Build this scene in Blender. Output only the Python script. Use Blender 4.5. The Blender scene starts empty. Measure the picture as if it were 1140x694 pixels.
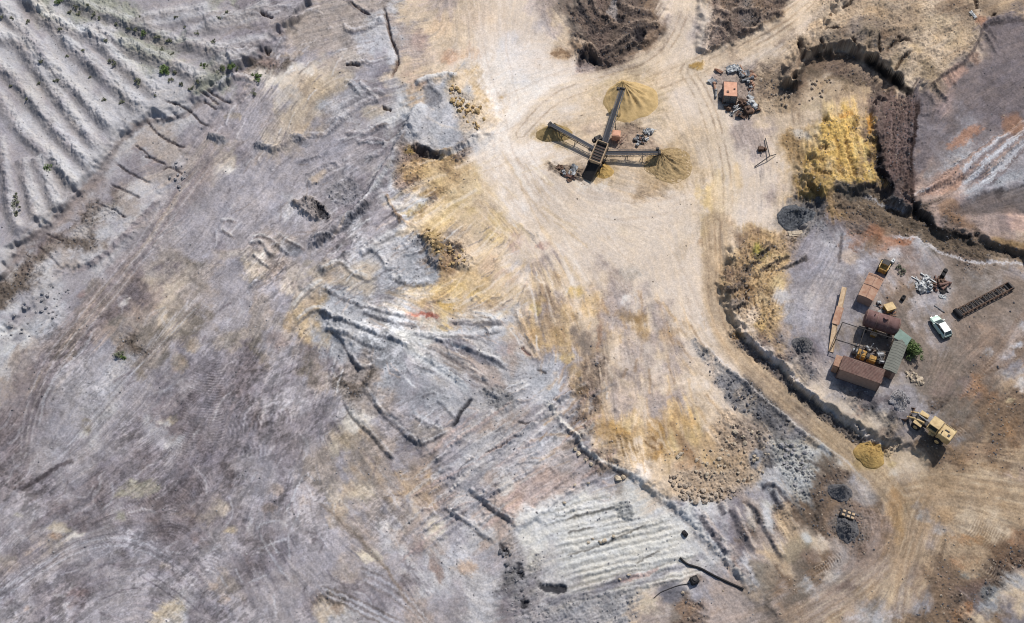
import bpy, bmesh, math, random
import numpy as np
from mathutils import Vector, Matrix
R = math.radians
random.seed(7)
SC = bpy.context.scene
C = SC.collection
# ------------------------------------------------------------------ camera
TILT = R(33.0); FOC = 1250.0; DIST = 181.0
cam_d = bpy.data.cameras.new('camera'); cam = bpy.data.objects.new('camera', cam_d); C.objects.link(cam)
cam.location = (0, -DIST*math.sin(TILT), DIST*math.cos(TILT)); cam.rotation_euler = (TILT, 0, 0)
cam_d.lens = 36.0*FOC/1140.0; cam_d.sensor_width = 36.0; cam_d.clip_end = 3000; cam_d.clip_start = 1
SC.camera = cam
# ------------------------------------------------------------------ light
SUN_EL = R(52); SHX, SHY = -0.55, -0.835            # direction the shadows fall on the ground
wd = bpy.data.worlds.new("World"); SC.world = wd; wd.use_nodes = True
nt = wd.node_tree; bg = nt.nodes['Background']
sky = nt.nodes.new('ShaderNodeTexSky'); sky.sky_type = 'NISHITA'; sky.sun_disc = False
sky.sun_elevation = SUN_EL; sky.sun_rotation = math.atan2(-SHX, -SHY); sky.dust_density = 1.5
nt.links.new(sky.outputs[0], bg.inputs[0]); bg.inputs[1].default_value = 0.085
sd = bpy.data.lights.new('sun', 'SUN'); sd.energy = 3.6; sd.angle = R(0.6); sd.color = (1.0, 0.955, 0.90)
so = bpy.data.objects.new('sun', sd); C.objects.link(so)
v = Vector((SHX*math.cos(SUN_EL), SHY*math.cos(SUN_EL), -math.sin(SUN_EL)))
so.rotation_euler = v.to_track_quat('-Z', 'Y').to_euler(); so.location = (60, 90, 120)
SC.view_settings.view_transform = 'Standard'; SC.view_settings.look = 'None'
SC.view_settings.exposure = 0.35; SC.view_settings.gamma = 1
SC.render.engine = 'CYCLES'; SC.cycles.filter_width = 1.1
# display value (sRGB) a flat sunlit surface should show -> base colour
KL = np.array([1.35, 1.33, 1.36])
def lin(c):
    c = np.asarray(c, float)/255.0
    return np.where(c <= 0.04045, c/12.92, ((c+0.055)/1.055)**2.4)
def alb(c):
    return np.clip(lin(c)/KL, 0.01, 0.85)

# ------------------------------------------------------------------ ground painting and relief (numpy fields)
MU, MV, S = 80, 80, 1.6
NW, NH = int((1140+2*MU)*S), int((694+2*MV)*S)
UU, VV = np.meshgrid((np.arange(NW)+0.5)/S - MU, (np.arange(NH)+0.5)/S - MV)
UU = UU.astype(np.float32); VV = VV.astype(np.float32)
_k = None
def noise(seed, beta=1.6, lmax=200, lmin=2.0, ax=1.0, ang=0.0):
    """band-limited random field, unit deviation; wavelengths in photo pixels"""
    rng = np.random.default_rng(seed)
    w = rng.standard_normal((NH, NW)).astype(np.float32)
    ky = np.fft.fftfreq(NH)[:, None]*S; kx = np.fft.rfftfreq(NW)[None, :]*S
    if ax != 1.0:
        c, s = math.cos(ang), math.sin(ang)
        a = (kx*c+ky*s)*ax; b = (-kx*s+ky*c); k = np.sqrt(a*a+b*b)
    else:
        k = np.sqrt(kx*kx+ky*ky)
    f = np.where(k > 0, np.maximum(k, 1e-6)**(-beta), 0)*np.exp(-(k*lmin)**2*0.5)*(1-np.exp(-(k*lmax)**2))
    n = np.fft.irfft2(np.fft.rfft2(w)*f, s=(NH, NW))
    return (n/n.std()).astype(np.float32)
def blur(a, sig):
    ky = np.fft.fftfreq(NH)[:, None]*S; kx = np.fft.rfftfreq(NW)[None, :]*S
    g = np.exp(-2*(math.pi*sig)**2*(kx*kx+ky*ky))
    p = np.fft.irfft2(np.fft.rfft2(a)*g, s=(NH, NW))
    return p.astype(np.float32)
def bil(a, u, v):
    wx_, wy_ = NW-1.0, NH-1.0; x = wx_-np.abs(np.mod((u+MU)*S-0.5, 2*wx_)-wx_); y = wy_-np.abs(np.mod((v+MV)*S-0.5, 2*wy_)-wy_)   # beyond the surveyed field the soil carries on
    x = np.clip(x, 0, NW-1.001); y = np.clip(y, 0, NH-1.001)
    i = x.astype(np.int32); j = y.astype(np.int32); fx = (x-i).astype(np.float32); fy = (y-j).astype(np.float32)
    if a.ndim == 3: fx = fx[..., None]; fy = fy[..., None]
    return (a[j, i]*(1-fx)+a[j, i+1]*fx)*(1-fy)+(a[j+1, i]*(1-fx)+a[j+1, i+1]*fx)*fy
def sst(x, a, b):
    t = np.clip((x-a)/(b-a), 0, 1); return t*t*(3-2*t)

PAL = dict(a=(214,212,214), b=(180,176,179), c=(160,153,158), d=(134,126,132), e=(116,106,110), f=(130,118,108),
 g=(110,96,86), h=(168,154,147), i=(234,221,208), j=(217,200,181), k=(203,183,158), l=(180,157,130), m=(203,172,126),
 n=(217,188,134), o=(158,130,90), p=(112,97,89), q=(166,166,174), r=(176,154,141), s=(130,110,91), t=(203,200,197),
 u=(88,85,88), v=(150,150,140))
MAPS = """
bcvbvvvcccccvddcchhhhhbkhkkjjjhfgpggsjjksfskjjkllklksslll
bcbbbbvvccccccddhhhhbbhkkkjjjjhkgpggshjjgfsfjjklkllkklkee
bcbbbbbvvvcccddchhhhbbhhkkjjjjjkspggsjjjgkjkllsffskkklkee
bcbbcbbbvvcvddggcchhcbhkkjjiijjjgpgkjjjkjjkllssllkkkkkeee
cbbbbcbbbbbvvdhikkkccdkrbqmiiiiijjjkkjjjhhggssgggskklreee
cbbcbbbbbbbccccckllcccblbqmmiiiijjkkkjjjhhkllklllppereeee
cbcbbbbbbbbcccchklhbcbabqcmkiiikkjkkjjjjjhkkkknmpppeedeee
cbbcbcbbhhdcccckhcccddbbqqbjiijklkggjkkjjhhkonnmppedecede
ccbcbbbbdhhckdchccccccbgopbjiiijjkgkkkjjjhhjmnnmppeecqccc
dcbbbbcdhhhhicccccccbcbgmmjjjijkhgkkllkjjjjkmonopperqreqq
dcbcbcdhcbcccccccccdcdbsomnkijjjjjjllkjnjjhkooonpuprrrqcc
dcbbcpghbbccccccbcdddbagmnkkijjjjjjjjjjnkjjkuuosguugreeee
ccbcpgcbbbcccccccccbcdbmnnknjjjjjjjjjjknkjjkuuegssggugrrk
cbepgbbbbcccdchhhcdbcbqgmkkkjjjjjjjjjkjnksmldcbcsrrbfggss
bpghbbcchhcchhihcccbbbqqglkkjjhjjjjjjjjjsslmdcccchhccfgll
ggbccbdeehfhcckrhklkkqqqmmmkjkkkjhhjjjjjpgmmccbcdhsccfffc
gbbccfeerkhcccccklqqqcbmmnklkhslkhhhjjjjjpgmbccdhsfcbffff
bcbcfeerhkfccchccmqqbbarnmkabkhlmlhfhjjjjlmmccccffffcffff
abqfeerhfkfccchhhmqqabtttbbbklmlkhhjhlkjkjpmhccfffffcfffh
bahfeccghfdcdefcceqbqbabbhbbhbcmflkhkhjkkkjpuecdfffffffhs
bheeccbbfcdddedcdfdhqqcbbfhbbbbclgkhjhkjjkkjuheddfffffssb
heeccbbccdcdeeddcchghqccbbchbbbcgkhkhkjkhuukkjjueccfffsfl
ceeccbccddeddecccdcbhhcdbbbbbbbbgkhkhhkkjkuukkjjueccgfsss
eddccbcdbeedddeddddcicchccchhcbcglmllmnkkfuuckkkjudccfsss
eddccccdibdedddddchdlhcdhcbbbbcbcjomlnnllhubukkkkkhssslss
ddcccddedcddddcddhhchhchccbbcbbbcgkjkmlmlkkubakkkkkksslsl
dedcdeddddedeccdchhclhllccbhbhrhccfikklklkbbafgckkjkllkkl
dcdcdedddeeddccdcckl hlllhbchrhrbtaatjkllkccqbgssfjlkllllk
ccdeddcdeedhddcccclchcjhcbhhraaaaaaaactbdhtgsgsssrmlllkll
dcdiccdddeddcdddccchcbhcicbhbaattttttatbdghhjgsghsllhllks
cdhcccccdddcccdddccchcbhhbbhdtttttttttabhehkkjbghslhlllsg
hdccccdccddccdedccchccbcbbbccucbtttttbbbrbhkfsbhhhllsslgg
dccdddccccdchddccccddcebbbbbudbddeebhihchbfsfhhhlkkssssgb
ccddecccdccdcccccdgdcdchccbbdccdcebkhfghhhfhfhhlfkcssgeqk
ccdcdcccckbdcccccckbccchccbbdccccbbkhfghhhfhhhlhbbsssgksd
""".strip().split('\n')
MAPS = [(r.replace(' ', '')+'f'*57)[:57] for r in MAPS]
grid = np.array([[PAL[ch] for ch in r] for r in MAPS], np.float32)      # display colours
grid[24, 8] = PAL['c']
# how rough the ground is, by kind of soil
ROUGH = dict(a=.35,b=.35,c=.22,d=.22,e=.3,f=.25,g=.9,h=.3,i=.08,j=.10,k=.15,l=.35,m=.35,n=.3,o=.8,p=1.1,q=.45,r=.3,s=.5,t=.3,u=1.2,v=.7)
rgrid = np.array([[ROUGH[ch] for ch in r] for r in MAPS], np.float32)
wx = noise(1, 1.7, 90, 2)*7; wy = noise(2, 1.7, 90, 2)*7
def grid_sample(g, u, v):
    x = np.clip(u/20-0.5, 0, g.shape[1]-1.001); y = np.clip(v/20-0.5, 0, g.shape[0]-1.001)
    i = x.astype(int); j = y.astype(int); fx = x-i; fy = y-j
    fx = fx*fx*(3-2*fx); fy = fy*fy*(3-2*fy)
    if g.ndim == 3: fx = fx[..., None]; fy = fy[..., None]
    return (g[j, i]*(1-fx)+g[j, i+1]*fx)*(1-fy)+(g[j+1, i]*(1-fx)+g[j+1, i+1]*fx)*fy
# flow of the drag marks and wheel tracks
FLOW = [(50,450,-60),(20,620,-35),(150,330,-48),(250,230,-55),(300,100,-60),(200,400,-50),(80,540,-38),(150,600,-12),(215,630,40),(260,560,-60),
(310,500,-75),(400,520,52),(450,600,50),(300,640,60),(480,270,-30),(400,290,-35),(520,290,-45),(500,200,-35),(560,220,50),(620,230,55),(600,90,-10),
(560,20,85),(655,30,48),(700,20,-50),(705,60,-20),(760,30,-75),(700,75,-22),(850,50,-32),(810,250,88),(790,120,60),(780,320,75),(840,400,50),(930,480,42),(985,540,60),(1010,600,-65),
(900,680,-30),(1100,430,-50),(1080,540,12),(1100,620,35),(450,370,30),(520,400,30),(600,480,-35),(560,540,-40),(680,600,-18),(850,600,55),(1110,150,-35),
(1060,190,-32),(1000,160,85),(940,170,78),(1000,250,25),(1100,290,18),(960,30,-15),(700,450,82),(420,60,-10),(260,40,-12),(100,60,42),(60,150,50),
(40,300,-45),(160,240,-30),(620,150,-25),(690,230,20),(560,130,-50),(650,350,80),(880,300,-60),(1040,320,60),(1060,30,-20),(880,560,60),(480,500,-35),
(380,400,-70),(100,470,-45),(0,700,-40)]
ca = np.zeros((NH, NW), np.float32); sa = np.zeros_like(ca); wt = np.zeros_like(ca)
for (fx, fy, fa) in FLOW:
    w = 1.0/((UU-fx)**2+(VV-fy)**2+150.0)**1.7
    ca += w*math.cos(2*R(fa)); sa += w*math.sin(2*R(fa))
fang = 0.5*np.arctan2(sa, ca)+noise(5, 1.8, 120, 10)*0.10
dxf = np.cos(fang)*S; dyf = np.sin(fang)*S
def lic(src, n, step=1.0):
    acc = src.copy(); tot = 1.0
    xi, yi = np.meshgrid(np.arange(NW, dtype=np.float32), np.arange(NH, dtype=np.float32))
    for sgn in (1, -1):
        x = xi.copy(); y = yi.copy(); px_ = sgn*dxf; py_ = sgn*dyf
        for k in range(n):
            x = np.clip(x+px_*step, 0, NW-1); y = np.clip(y+py_*step, 0, NH-1)
            ii = x.astype(np.int32); jj = y.astype(np.int32)
            nx = dxf[jj, ii]; ny = dyf[jj, ii]
            sg = np.sign(nx*px_+ny*py_); sg[sg == 0] = 1
            px_ = nx*sg; py_ = ny*sg
            wgt = 1-(k+1)/(n+1)
            acc += src[jj, ii]*wgt; tot += wgt
    acc -= acc.mean(); return (acc/acc.std()).astype(np.float32)
patchy = np.clip(.75+.55*noise(13, 1.6, 90, 12), .12, 1.7)
streak1 = lic(noise(11, 0.3, 8, 0.7), 15, 1.2)*patchy
streak2 = lic(noise(12, 0.8, 30, 2.6), 20, 1.8)
fdisp = (streak1*1.3+streak2*2.0).astype(np.float32)                # soil smeared along the direction of work
fdx = np.cos(fang)*fdisp; fdy = np.sin(fang)*fdisp
COL = grid_sample(grid, UU+wx+fdx*1.5, VV+wy+fdy*1.5).astype(np.float32)
RGH = grid_sample(rgrid, UU+wx+fdx*1.5, VV+wy+fdy*1.5).astype(np.float32)

fb1 = noise(21, 1.5, 160, 1.2)        # broad mottling
fb2 = noise(22, 1.1, 30, 0.9)         # fine mottling
fb3 = noise(23, 1.4, 70, 2.0)
fine = noise(24, 0.3, 6, 0.5)

HB = np.zeros((NH, NW), np.float32)   # broad relief (m)
HD = np.zeros((NH, NW), np.float32)   # detailed relief (m)

rmx = noise(73, 1.3, 40, 1.5); rmy = noise(74, 1.3, 40, 1.5)
rgx = noise(71, .9, 16, .8); rgy = noise(72, .9, 16, .8)
def smooth(pts, n=5):
    if len(pts) < 3: return pts
    P_ = [pts[0]]+list(pts)+[pts[-1]]; out = []
    for i in range(1, len(P_)-2):
        p0, p1, p2, p3 = [np.array(q, float) for q in P_[i-1:i+3]]
        for k in range(n):
            t = k/n
            out.append(tuple(0.5*((2*p1)+(-p0+p2)*t+(2*p0-5*p1+4*p2-p3)*t*t+(-p0+3*p1-3*p2+p3)*t**3)))
    out.append(pts[-1]); return out
def box_of(pts, pad):
    xs = [p[0] for p in pts]; ys = [p[1] for p in pts]
    x0 = max(0, int((min(xs)-pad+MU)*S)); x1 = min(NW, int((max(xs)+pad+MU)*S)+1)
    y0 = max(0, int((min(ys)-pad+MV)*S)); y1 = min(NH, int((max(ys)+pad+MV)*S)+1)
    return slice(y0, y1), slice(x0, x1)
def pdist(pts, pad, rag=1.0, sm=True):
    """signed distance (positive on the right-hand side going along, as drawn), arc position and slice"""
    if sm: pts = smooth(pts)
    sl = box_of(pts, pad); U = UU[sl]+wx[sl]*0.10*rag+rgx[sl]*0.42*rag; V = VV[sl]+wy[sl]*0.10*rag+rgy[sl]*0.42*rag
    best = np.full(U.shape, 1e9, np.float32); sgn = np.ones_like(best); tt = np.zeros_like(best); L = 0
    for (x0, y0), (x1, y1) in zip(pts[:-1], pts[1:]):
        dx, dy = x1-x0, y1-y0; l2 = dx*dx+dy*dy
        if l2 < 1e-6: continue
        t = np.clip(((U-x0)*dx+(V-y0)*dy)/l2, 0, 1)
        d = np.hypot(U-x0-t*dx, V-y0-t*dy)
        m = d < best
        best = np.where(m, d, best); sgn = np.where(m, np.sign(dx*(V-y0)-dy*(U-x0)), sgn)
        ll = math.sqrt(l2); tt = np.where(m, L+t*ll, tt); L += ll
    return sl, best*np.where(sgn == 0, 1, sgn), tt, L
def ends(tt, L, f=0.18):
    return sst(tt, -0.01, L*f)*sst(L-tt, -0.01, L*f)
def ridge(pts, w, h, rag=1.0, tap=0.18):
    sl, d, tt, L = pdist(pts, w*3+4, rag); HD[sl] += h*np.exp(-(d/w)**2)*ends(tt, L, tap)
def saw(pts, h, ws, wg, rag=1.0, tap=0.12):
    """crest: steep flank on the positive (right-hand) side, gentle on the other"""
    h *= .55; ws *= 1.15
    sl, d, tt, L = pdist(pts, max(ws, wg)*1.2+4, rag)
    h = h*np.clip(1+.35*fb3[sl], .2, 1.7)
    a = np.where(d > 0, 1-sst(d, 0, ws), 1-sst(-d, 0, wg)); HD[sl] += h*a*ends(tt, L, tap)
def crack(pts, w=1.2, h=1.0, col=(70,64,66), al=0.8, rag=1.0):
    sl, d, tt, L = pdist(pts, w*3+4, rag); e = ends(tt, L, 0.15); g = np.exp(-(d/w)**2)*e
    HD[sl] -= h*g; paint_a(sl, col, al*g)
def paint_a(sl, col, a):
    c = np.array(col, np.float32); COL[sl] += (c-COL[sl])*a[..., None]
def stroke(pts, w, col, al=0.7, rag=1.0, soft=0.6, tap=0.1, streak=0.0):
    sl, d, tt, L = pdist(pts, w*1.6+5, rag)
    a = (1-sst(np.abs(d), w*(1-soft), w*(1+soft*0.6)))*ends(tt, L, tap)*al
    if streak: a = a*np.clip(0.75+streak*streak1[sl], 0, 1.3)
    paint_a(sl, col, np.clip(a, 0, 1))
def pmask(poly, soft=4, rag=1.0, sm=True, broad=False):
    wid = max(q[0] for q in poly)-min(q[0] for q in poly)
    if wid < 26: rag = min(rag, 1.1)
    if sm: poly = smooth(list(poly)+[poly[0]], 4)
    else: poly = list(poly)+[poly[0]]
    fl = 0.0 if broad else (1.0 if rag >= 1.5 else .3)
    bm_ = 2.4 if broad else 0.0; sl = box_of(poly, soft*2+16); U = UU[sl]+wx[sl]*0.17*rag+rgx[sl]*0.55*rag+fdx[sl]*fl+rmx[sl]*bm_; V = VV[sl]+wy[sl]*0.17*rag+rgy[sl]*0.55*rag+fdy[sl]*fl+rmy[sl]*bm_
    ins = np.zeros(U.shape, bool); best = np.full(U.shape, 1e9, np.float32)
    for (x0, y0), (x1, y1) in zip(poly[:-1], poly[1:]):
        dx, dy = x1-x0, y1-y0; l2 = dx*dx+dy*dy
        if l2 < 1e-9: continue
        t = np.clip(((U-x0)*dx+(V-y0)*dy)/l2, 0, 1)
        best = np.minimum(best, np.hypot(U-x0-t*dx, V-y0-t*dy))
        if abs(dy) > 1e-9:
            ins ^= ((y0 > V) != (y1 > V)) & (U < dx*(V-y0)/dy+x0)
    d = np.where(ins, best, -best)
    return sl, sst(d, -soft, soft), d
def area(poly, col=None, al=0.8, soft=4, rag=1.0, dh=0.0, hsoft=None, rough=None, tex=0.0, broad=False, sm=True):
    sl, m, d = pmask(poly, soft, rag, sm, broad)
    if col is not None:
        a = m*al
        if tex: a = a*np.clip(0.8+tex*fb3[sl], 0, 1.2)
        paint_a(sl, col, np.clip(a, 0, 1))
    if rough is not None: RGH[sl] += (rough-RGH[sl])*m
    if dh:
        hs = hsoft or soft
        H_ = HB if broad else HD
        H_[sl] += dh*sst(d, -hs, hs)
def tread(pts, w, lam, amp=20, dh=0.05, sep=0.0):
    """cleat marks of wheels or chains: thin bars across the line"""
    lam = max(lam, 2.9); amp *= 1.3
    sl, d, tt, L = pdist(pts, w+3, 0.5)
    m = (1-sst(np.abs(d), w*0.8, w))*ends(tt, L, 0.1)*np.clip(0.6+0.5*fb3[sl], 0, 1)
    if sep: m = m*sst(np.abs(d), sep*0.8, sep)
    wv = np.sin(tt*2*math.pi/lam+np.abs(d)*0.35)
    COL[sl] += (wv*m*amp)[..., None]; HD[sl] += wv*m*dh

# ------------------------------------------------------------------ broad relief
def broad(poly, h, soft, rag=1.5): area(poly, dh=h, soft=soft, rag=rag, broad=True)
EDGE = [(-90,360),(-20,315),(0,300),(28,264),(58,245),(84,214),(108,190),(120,167),(134,150),(155,133),(178,129),(205,122),(228,104),(250,88),(275,70),(300,45),(330,20),(340,-90)]
broad(EDGE+[(-90,-90)], 1.7, 9)
broad([(-90,420),(0,372),(40,335),(75,300),(105,290),(132,268),(160,240),(182,218),(200,180),(222,150),(250,120),(300,70),(340,-90),(-90,-90)], .9, 9)
# east side
broad([(915,30),(885,62),(872,88),(884,92),(900,68),(925,60),(960,63),(985,79),(1008,96),(1024,102),(1017,140),(1013,190),(1018,225),(1040,254),(1080,266),(1140,284),(1260,305),(1260,-120),(955,-120),(935,0)], 3.0, 6)
broad([(972,118),(985,104),(1022,98),(1018,140),(1014,190),(1018,238),(990,218),(976,160)], 2.6, 5)
broad([(905,150),(930,125),(958,122),(974,132),(976,160),(978,205),(955,216),(915,222),(892,205)], 3.0, 16)
broad([(818,272),(808,300),(806,330),(818,362),(838,385),(860,403),(884,428),(906,448),(934,463),(964,480),(992,493),(1010,497),(1040,520),(1090,560),(1260,600),(1260,305),(1140,286),(1080,268),(1040,256),(1000,240),(940,222),(905,240),(870,268)], 1.75, 6)
sl, m, d = pmask([(985,520),(1060,480),(1140,430),(1260,400),(1260,800),(960,800)], 60, 1)
HB[sl] *= (1-m)
# upper-middle spoil
broad([(640,-90),(640,20),(652,60),(670,68),(700,52),(728,40),(742,15),(752,-90)], 1.4, 9)
broad([(785,-90),(778,20),(775,52),(800,50),(840,36),(870,10),(880,-90)], 1.3, 8)
# pale bench with furrows, dug below the north bank
broad([(600,560),(640,500),(670,515),(700,532),(742,558),(792,602),(832,656),(860,720),(560,720),(575,640)], -0.5, 10)
broad([(460,92),(480,82),(510,86),(540,110),(545,140),(520,155),(480,168),(455,150),(450,120)], .9, 8)
# layered slope stepping down to the south-west
broad([(330,318),(352,330),(365,352),(361,366),(381,378),(391,398),(401,420),(416,448),(436,471),(466,498),(520,545),(556,574),(576,585),(640,560),(700,400),(620,330),(470,240),(420,250)], 0.5, 8)
HB = blur(HB, 1.2)+noise(31, 2.2, 500, 40)*0.28

# ------------------------------------------------------------------ north-west: furrowed spoil heaps
SAWS = [
 ([(-40,-40),(3,10),(35,46),(60,80),(90,107),(131,150)], .75),
 ([(10,-20),(44,13),(85,57),(115,85),(142,107),(164,126)], .75),
 ([(20,-8),(58,22),(101,42),(132,67),(157,89),(182,108)], .7),
 ([(95,34),(110,37),(142,53),(176,66),(202,78),(232,95)], .75),
 ([(66,-12),(85,3),(121,18),(156,33),(191,46),(226,54),(268,70)], .7),
 ([(-30,20),(0,42),(22,50),(45,82),(70,116),(90,141),(112,170)], .6),
 ([(-50,40),(0,74),(29,105),(52,133),(78,163),(106,190)], .7),
 ([(-60,60),(-10,100),(3,114),(20,140),(40,163),(56,176),(84,212)], .6),
 ([(24,176),(30,200),(36,225),(42,245)], .5), ([(38,176),(52,200),(60,222),(64,236)], .5), ([(0,150),(8,200),(14,240),(24,262)], .5),
 ([(60,175),(75,195),(84,210)], .4),
 ([(150,24),(190,15),(235,10)], .35), ([(160,32),(200,24),(245,16)], .3), ([(205,40),(235,32),(290,24)], .35), ([(228,60),(262,50),(300,44)], .3),
 ([(228,30),(255,22),(300,5)], .4), ([(235,75),(262,66),(285,62)], .35)]
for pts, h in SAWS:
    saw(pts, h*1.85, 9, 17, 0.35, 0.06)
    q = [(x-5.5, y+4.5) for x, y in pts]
    stroke(q, 5.2, (138,132,134), 0.68, 0.9, 0.6)                 # darker trough soil, with the shade of the south-west flanks painted in
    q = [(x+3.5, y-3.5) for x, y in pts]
    stroke(q, 4.5, (206,203,204), 0.5, 0.8, 0.8)  # paler band paints the sunlit side of each crest
stroke([(15,-5),(60,20),(105,40),(135,62),(170,84)], 3, (216,214,214), .6)
for pts, w in [(EDGE[1:9], 7), (EDGE[7:13], 4)]:
    q = [(x+3, y+5) for x, y in pts]
    stroke(q, w*.8, (128,118,118), 0.65, 1.6, 0.7)
for a in [(70,240,14,8),(86,222,12,9),(105,205,12,7),(40,262,8,6),(20,285,9,7),(150,140,9,4)]:
    x, y, rx, ry = a
    area([(x-rx,y+ry*.7),(x,y-ry),(x+rx,y-ry*.8),(x+rx*.6,y+ry*.5),(x,y+ry)], (138,124,122), .5, 4)
CRK = [[(160,130),(175,148),(195,159),(211,166)],[(180,111),(208,122),(225,137),(237,143)],[(222,100),(234,108),(246,118)],[(158,173),(172,177),(186,183)],
 [(125,180),(148,194),(171,205)],[(121,205),(140,213),(159,221)],[(108,226),(126,233),(143,243)],[(50,259),(62,266),(73,270)],[(40,272),(53,284),(66,298)],[(228,98),(243,108),(260,116)],[(226,112),(243,122)],
 [(150,160),(160,168),(168,176)],[(180,190),(190,185),(205,197)]]
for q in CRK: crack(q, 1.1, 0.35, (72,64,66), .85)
saw([(185,218),(160,240),(132,268),(105,291),(74,301)], 0.5, 7, 10, .8)
stroke([(180,222),(155,247),(128,273),(103,294),(78,305)], 3.5, (138,126,130), .6)
for x, y, r, c in [(155,210,16,(205,202,204)),(120,240,18,(198,196,199)),(90,258,12,(196,194,198)),(45,300,12,(206,204,208)),(15,345,10,(212,210,214)),(8,392,9,(206,206,210)),(20,378,8,(126,124,134)),(200,180,9,(190,186,190)),(60,290,12,(190,188,194)),(25,330,10,(150,146,154)),
    (145,300,4,(225,218,210)),(137,338,5,(226,222,218)),(142,333,3,(230,226,222)),(90,330,5,(150,110,100))]:
    area([(x-r,y+r*.4),(x-r*.3,y-r*.7),(x+r,y-r*.6),(x+r*.6,y+r*.5)], c, .65, r*.4, 2)
# ------------------------------------------------------------------ west haul road and drag marks
stroke([(240,160),(205,215),(165,265),(120,325),(75,375),(35,430),(5,500),(-20,560)], 15, (140,129,134), .5, 1, .8, streak=.35)
stroke([(262,110),(240,160),(205,215),(165,265),(120,325),(75,375),(30,430),(0,500)], 20, (138,126,127), .7, 1, .7, streak=.15)
stroke([(228,175),(190,230),(150,285),(105,335),(60,400),(20,450)], 3, (176,152,132), .6, 1, .8, streak=.4)
stroke([(150,300),(120,335),(95,362),(70,392)], 6, (186,160,138), .6, 1, .8, streak=.4)
stroke([(196,212),(215,180),(236,150)], 5, (184,166,150), .5, 1, .8, streak=.3)
for k, (o, c) in enumerate([(-12,(180,174,178)),(-6,(120,110,116)),(0,(186,178,178)),(5,(118,108,114)),(10,(182,176,180))]):
    stroke([(235+o,170),(195+o,225),(150+o,290),(100+o,352),(60+o,405),(35+o*.6,460),(28+o*.5,520)], 1.3, c, .6, .5, .8, streak=.5)
stroke([(232,320),(200,350),(160,390),(120,440),(70,505),(55,525)], 4, (178,174,180), .6, 1, .8, streak=.4)
for o in (-5, -1, 4): stroke([(232+o,330),(195+o,368),(150+o,415),(100+o,470),(60+o,520)], 1.1, (120,112,118) if o != -1 else (190,186,192), .6, .5, .8, streak=.5)
stroke([(110,362),(95,385),(68,415),(50,440),(42,480)], 1.5, (190,188,194), .6)
stroke([(18,548),(45,532),(75,515),(85,512)], 2.5, (84,76,80), .8)
stroke([(20,545),(60,527)], 1.2, (98,88,92), .6)
area([(52,430),(95,385),(118,395),(125,440),(95,470),(50,500),(48,460)], (170,166,172), .55, 10)
for q, w in [([(-20,668),(20,645),(60,620),(95,605),(130,600),(165,607),(195,628),(230,668)],7),([(-20,620),(30,600),(80,572),(110,560)],4)]:
    stroke(q, w, (172,168,176), .45, 1, .8, streak=.3)
for o in (-6,-2,3,7):
    stroke([(-20,672+o),(20,648+o),(60,622+o),(95,606+o),(130,601+o),(165,609+o),(190,625+o)], .9, (190,187,195) if o in (-2,7) else (126,118,124), .6, .4)
for q in [[(160,633),(190,655),(228,686)],[(155,640),(185,660),(215,682)],[(112,668),(140,657),(160,655)]]: stroke(q, .9, (106,98,106), .7, .5)
rs = np.random.default_rng(3)
for k in range(330):                                                # short scuffed wheel arcs over the western flat
    x = rs.uniform(-40, 480); y = rs.uniform(330, 730)
    if x < 120 and y < 470: continue
    if y < 440 and x > 380: continue
    L = rs.uniform(5, 22); i = int(np.clip((x+MU)*S, 0, NW-1)); j = int(np.clip((y+MV)*S, 0, NH-1))
    a = fang[j, i]+rs.normal(0, .35) + (1.3 if (y > 590 and rs.random() < .4) else 0); cv = rs.normal(0, .5)
    q = [(x-math.cos(a-cv)*L, y-math.sin(a-cv)*L), (x, y), (x+math.cos(a+cv)*L, y+math.sin(a+cv)*L)]
    stroke(q, rs.uniform(.7, 1.9), [(188,184,190),(112,102,108),(186,180,184)][k % 3], rs.uniform(.3, .6), .8, .8)
for q, w, l in [([(150,560),(130,590),(100,620)],6,2.4),([(135,573),(160,562),(182,540)],8,2.2),([(228,400),(215,470),(205,520)],14,2.4),([(240,395),(240,460),(250,520)],10,2.4),([(0,645),(30,632),(60,618)],5,2.2),
    ([(250,480),(290,470),(330,462)],9,5),([(260,505),(300,498)],8,5),([(190,600),(200,560),(240,530)],10,2.4),([(232,640),(245,600)],8,4)]:
    tread(q, w, l, 13, .03)
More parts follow.
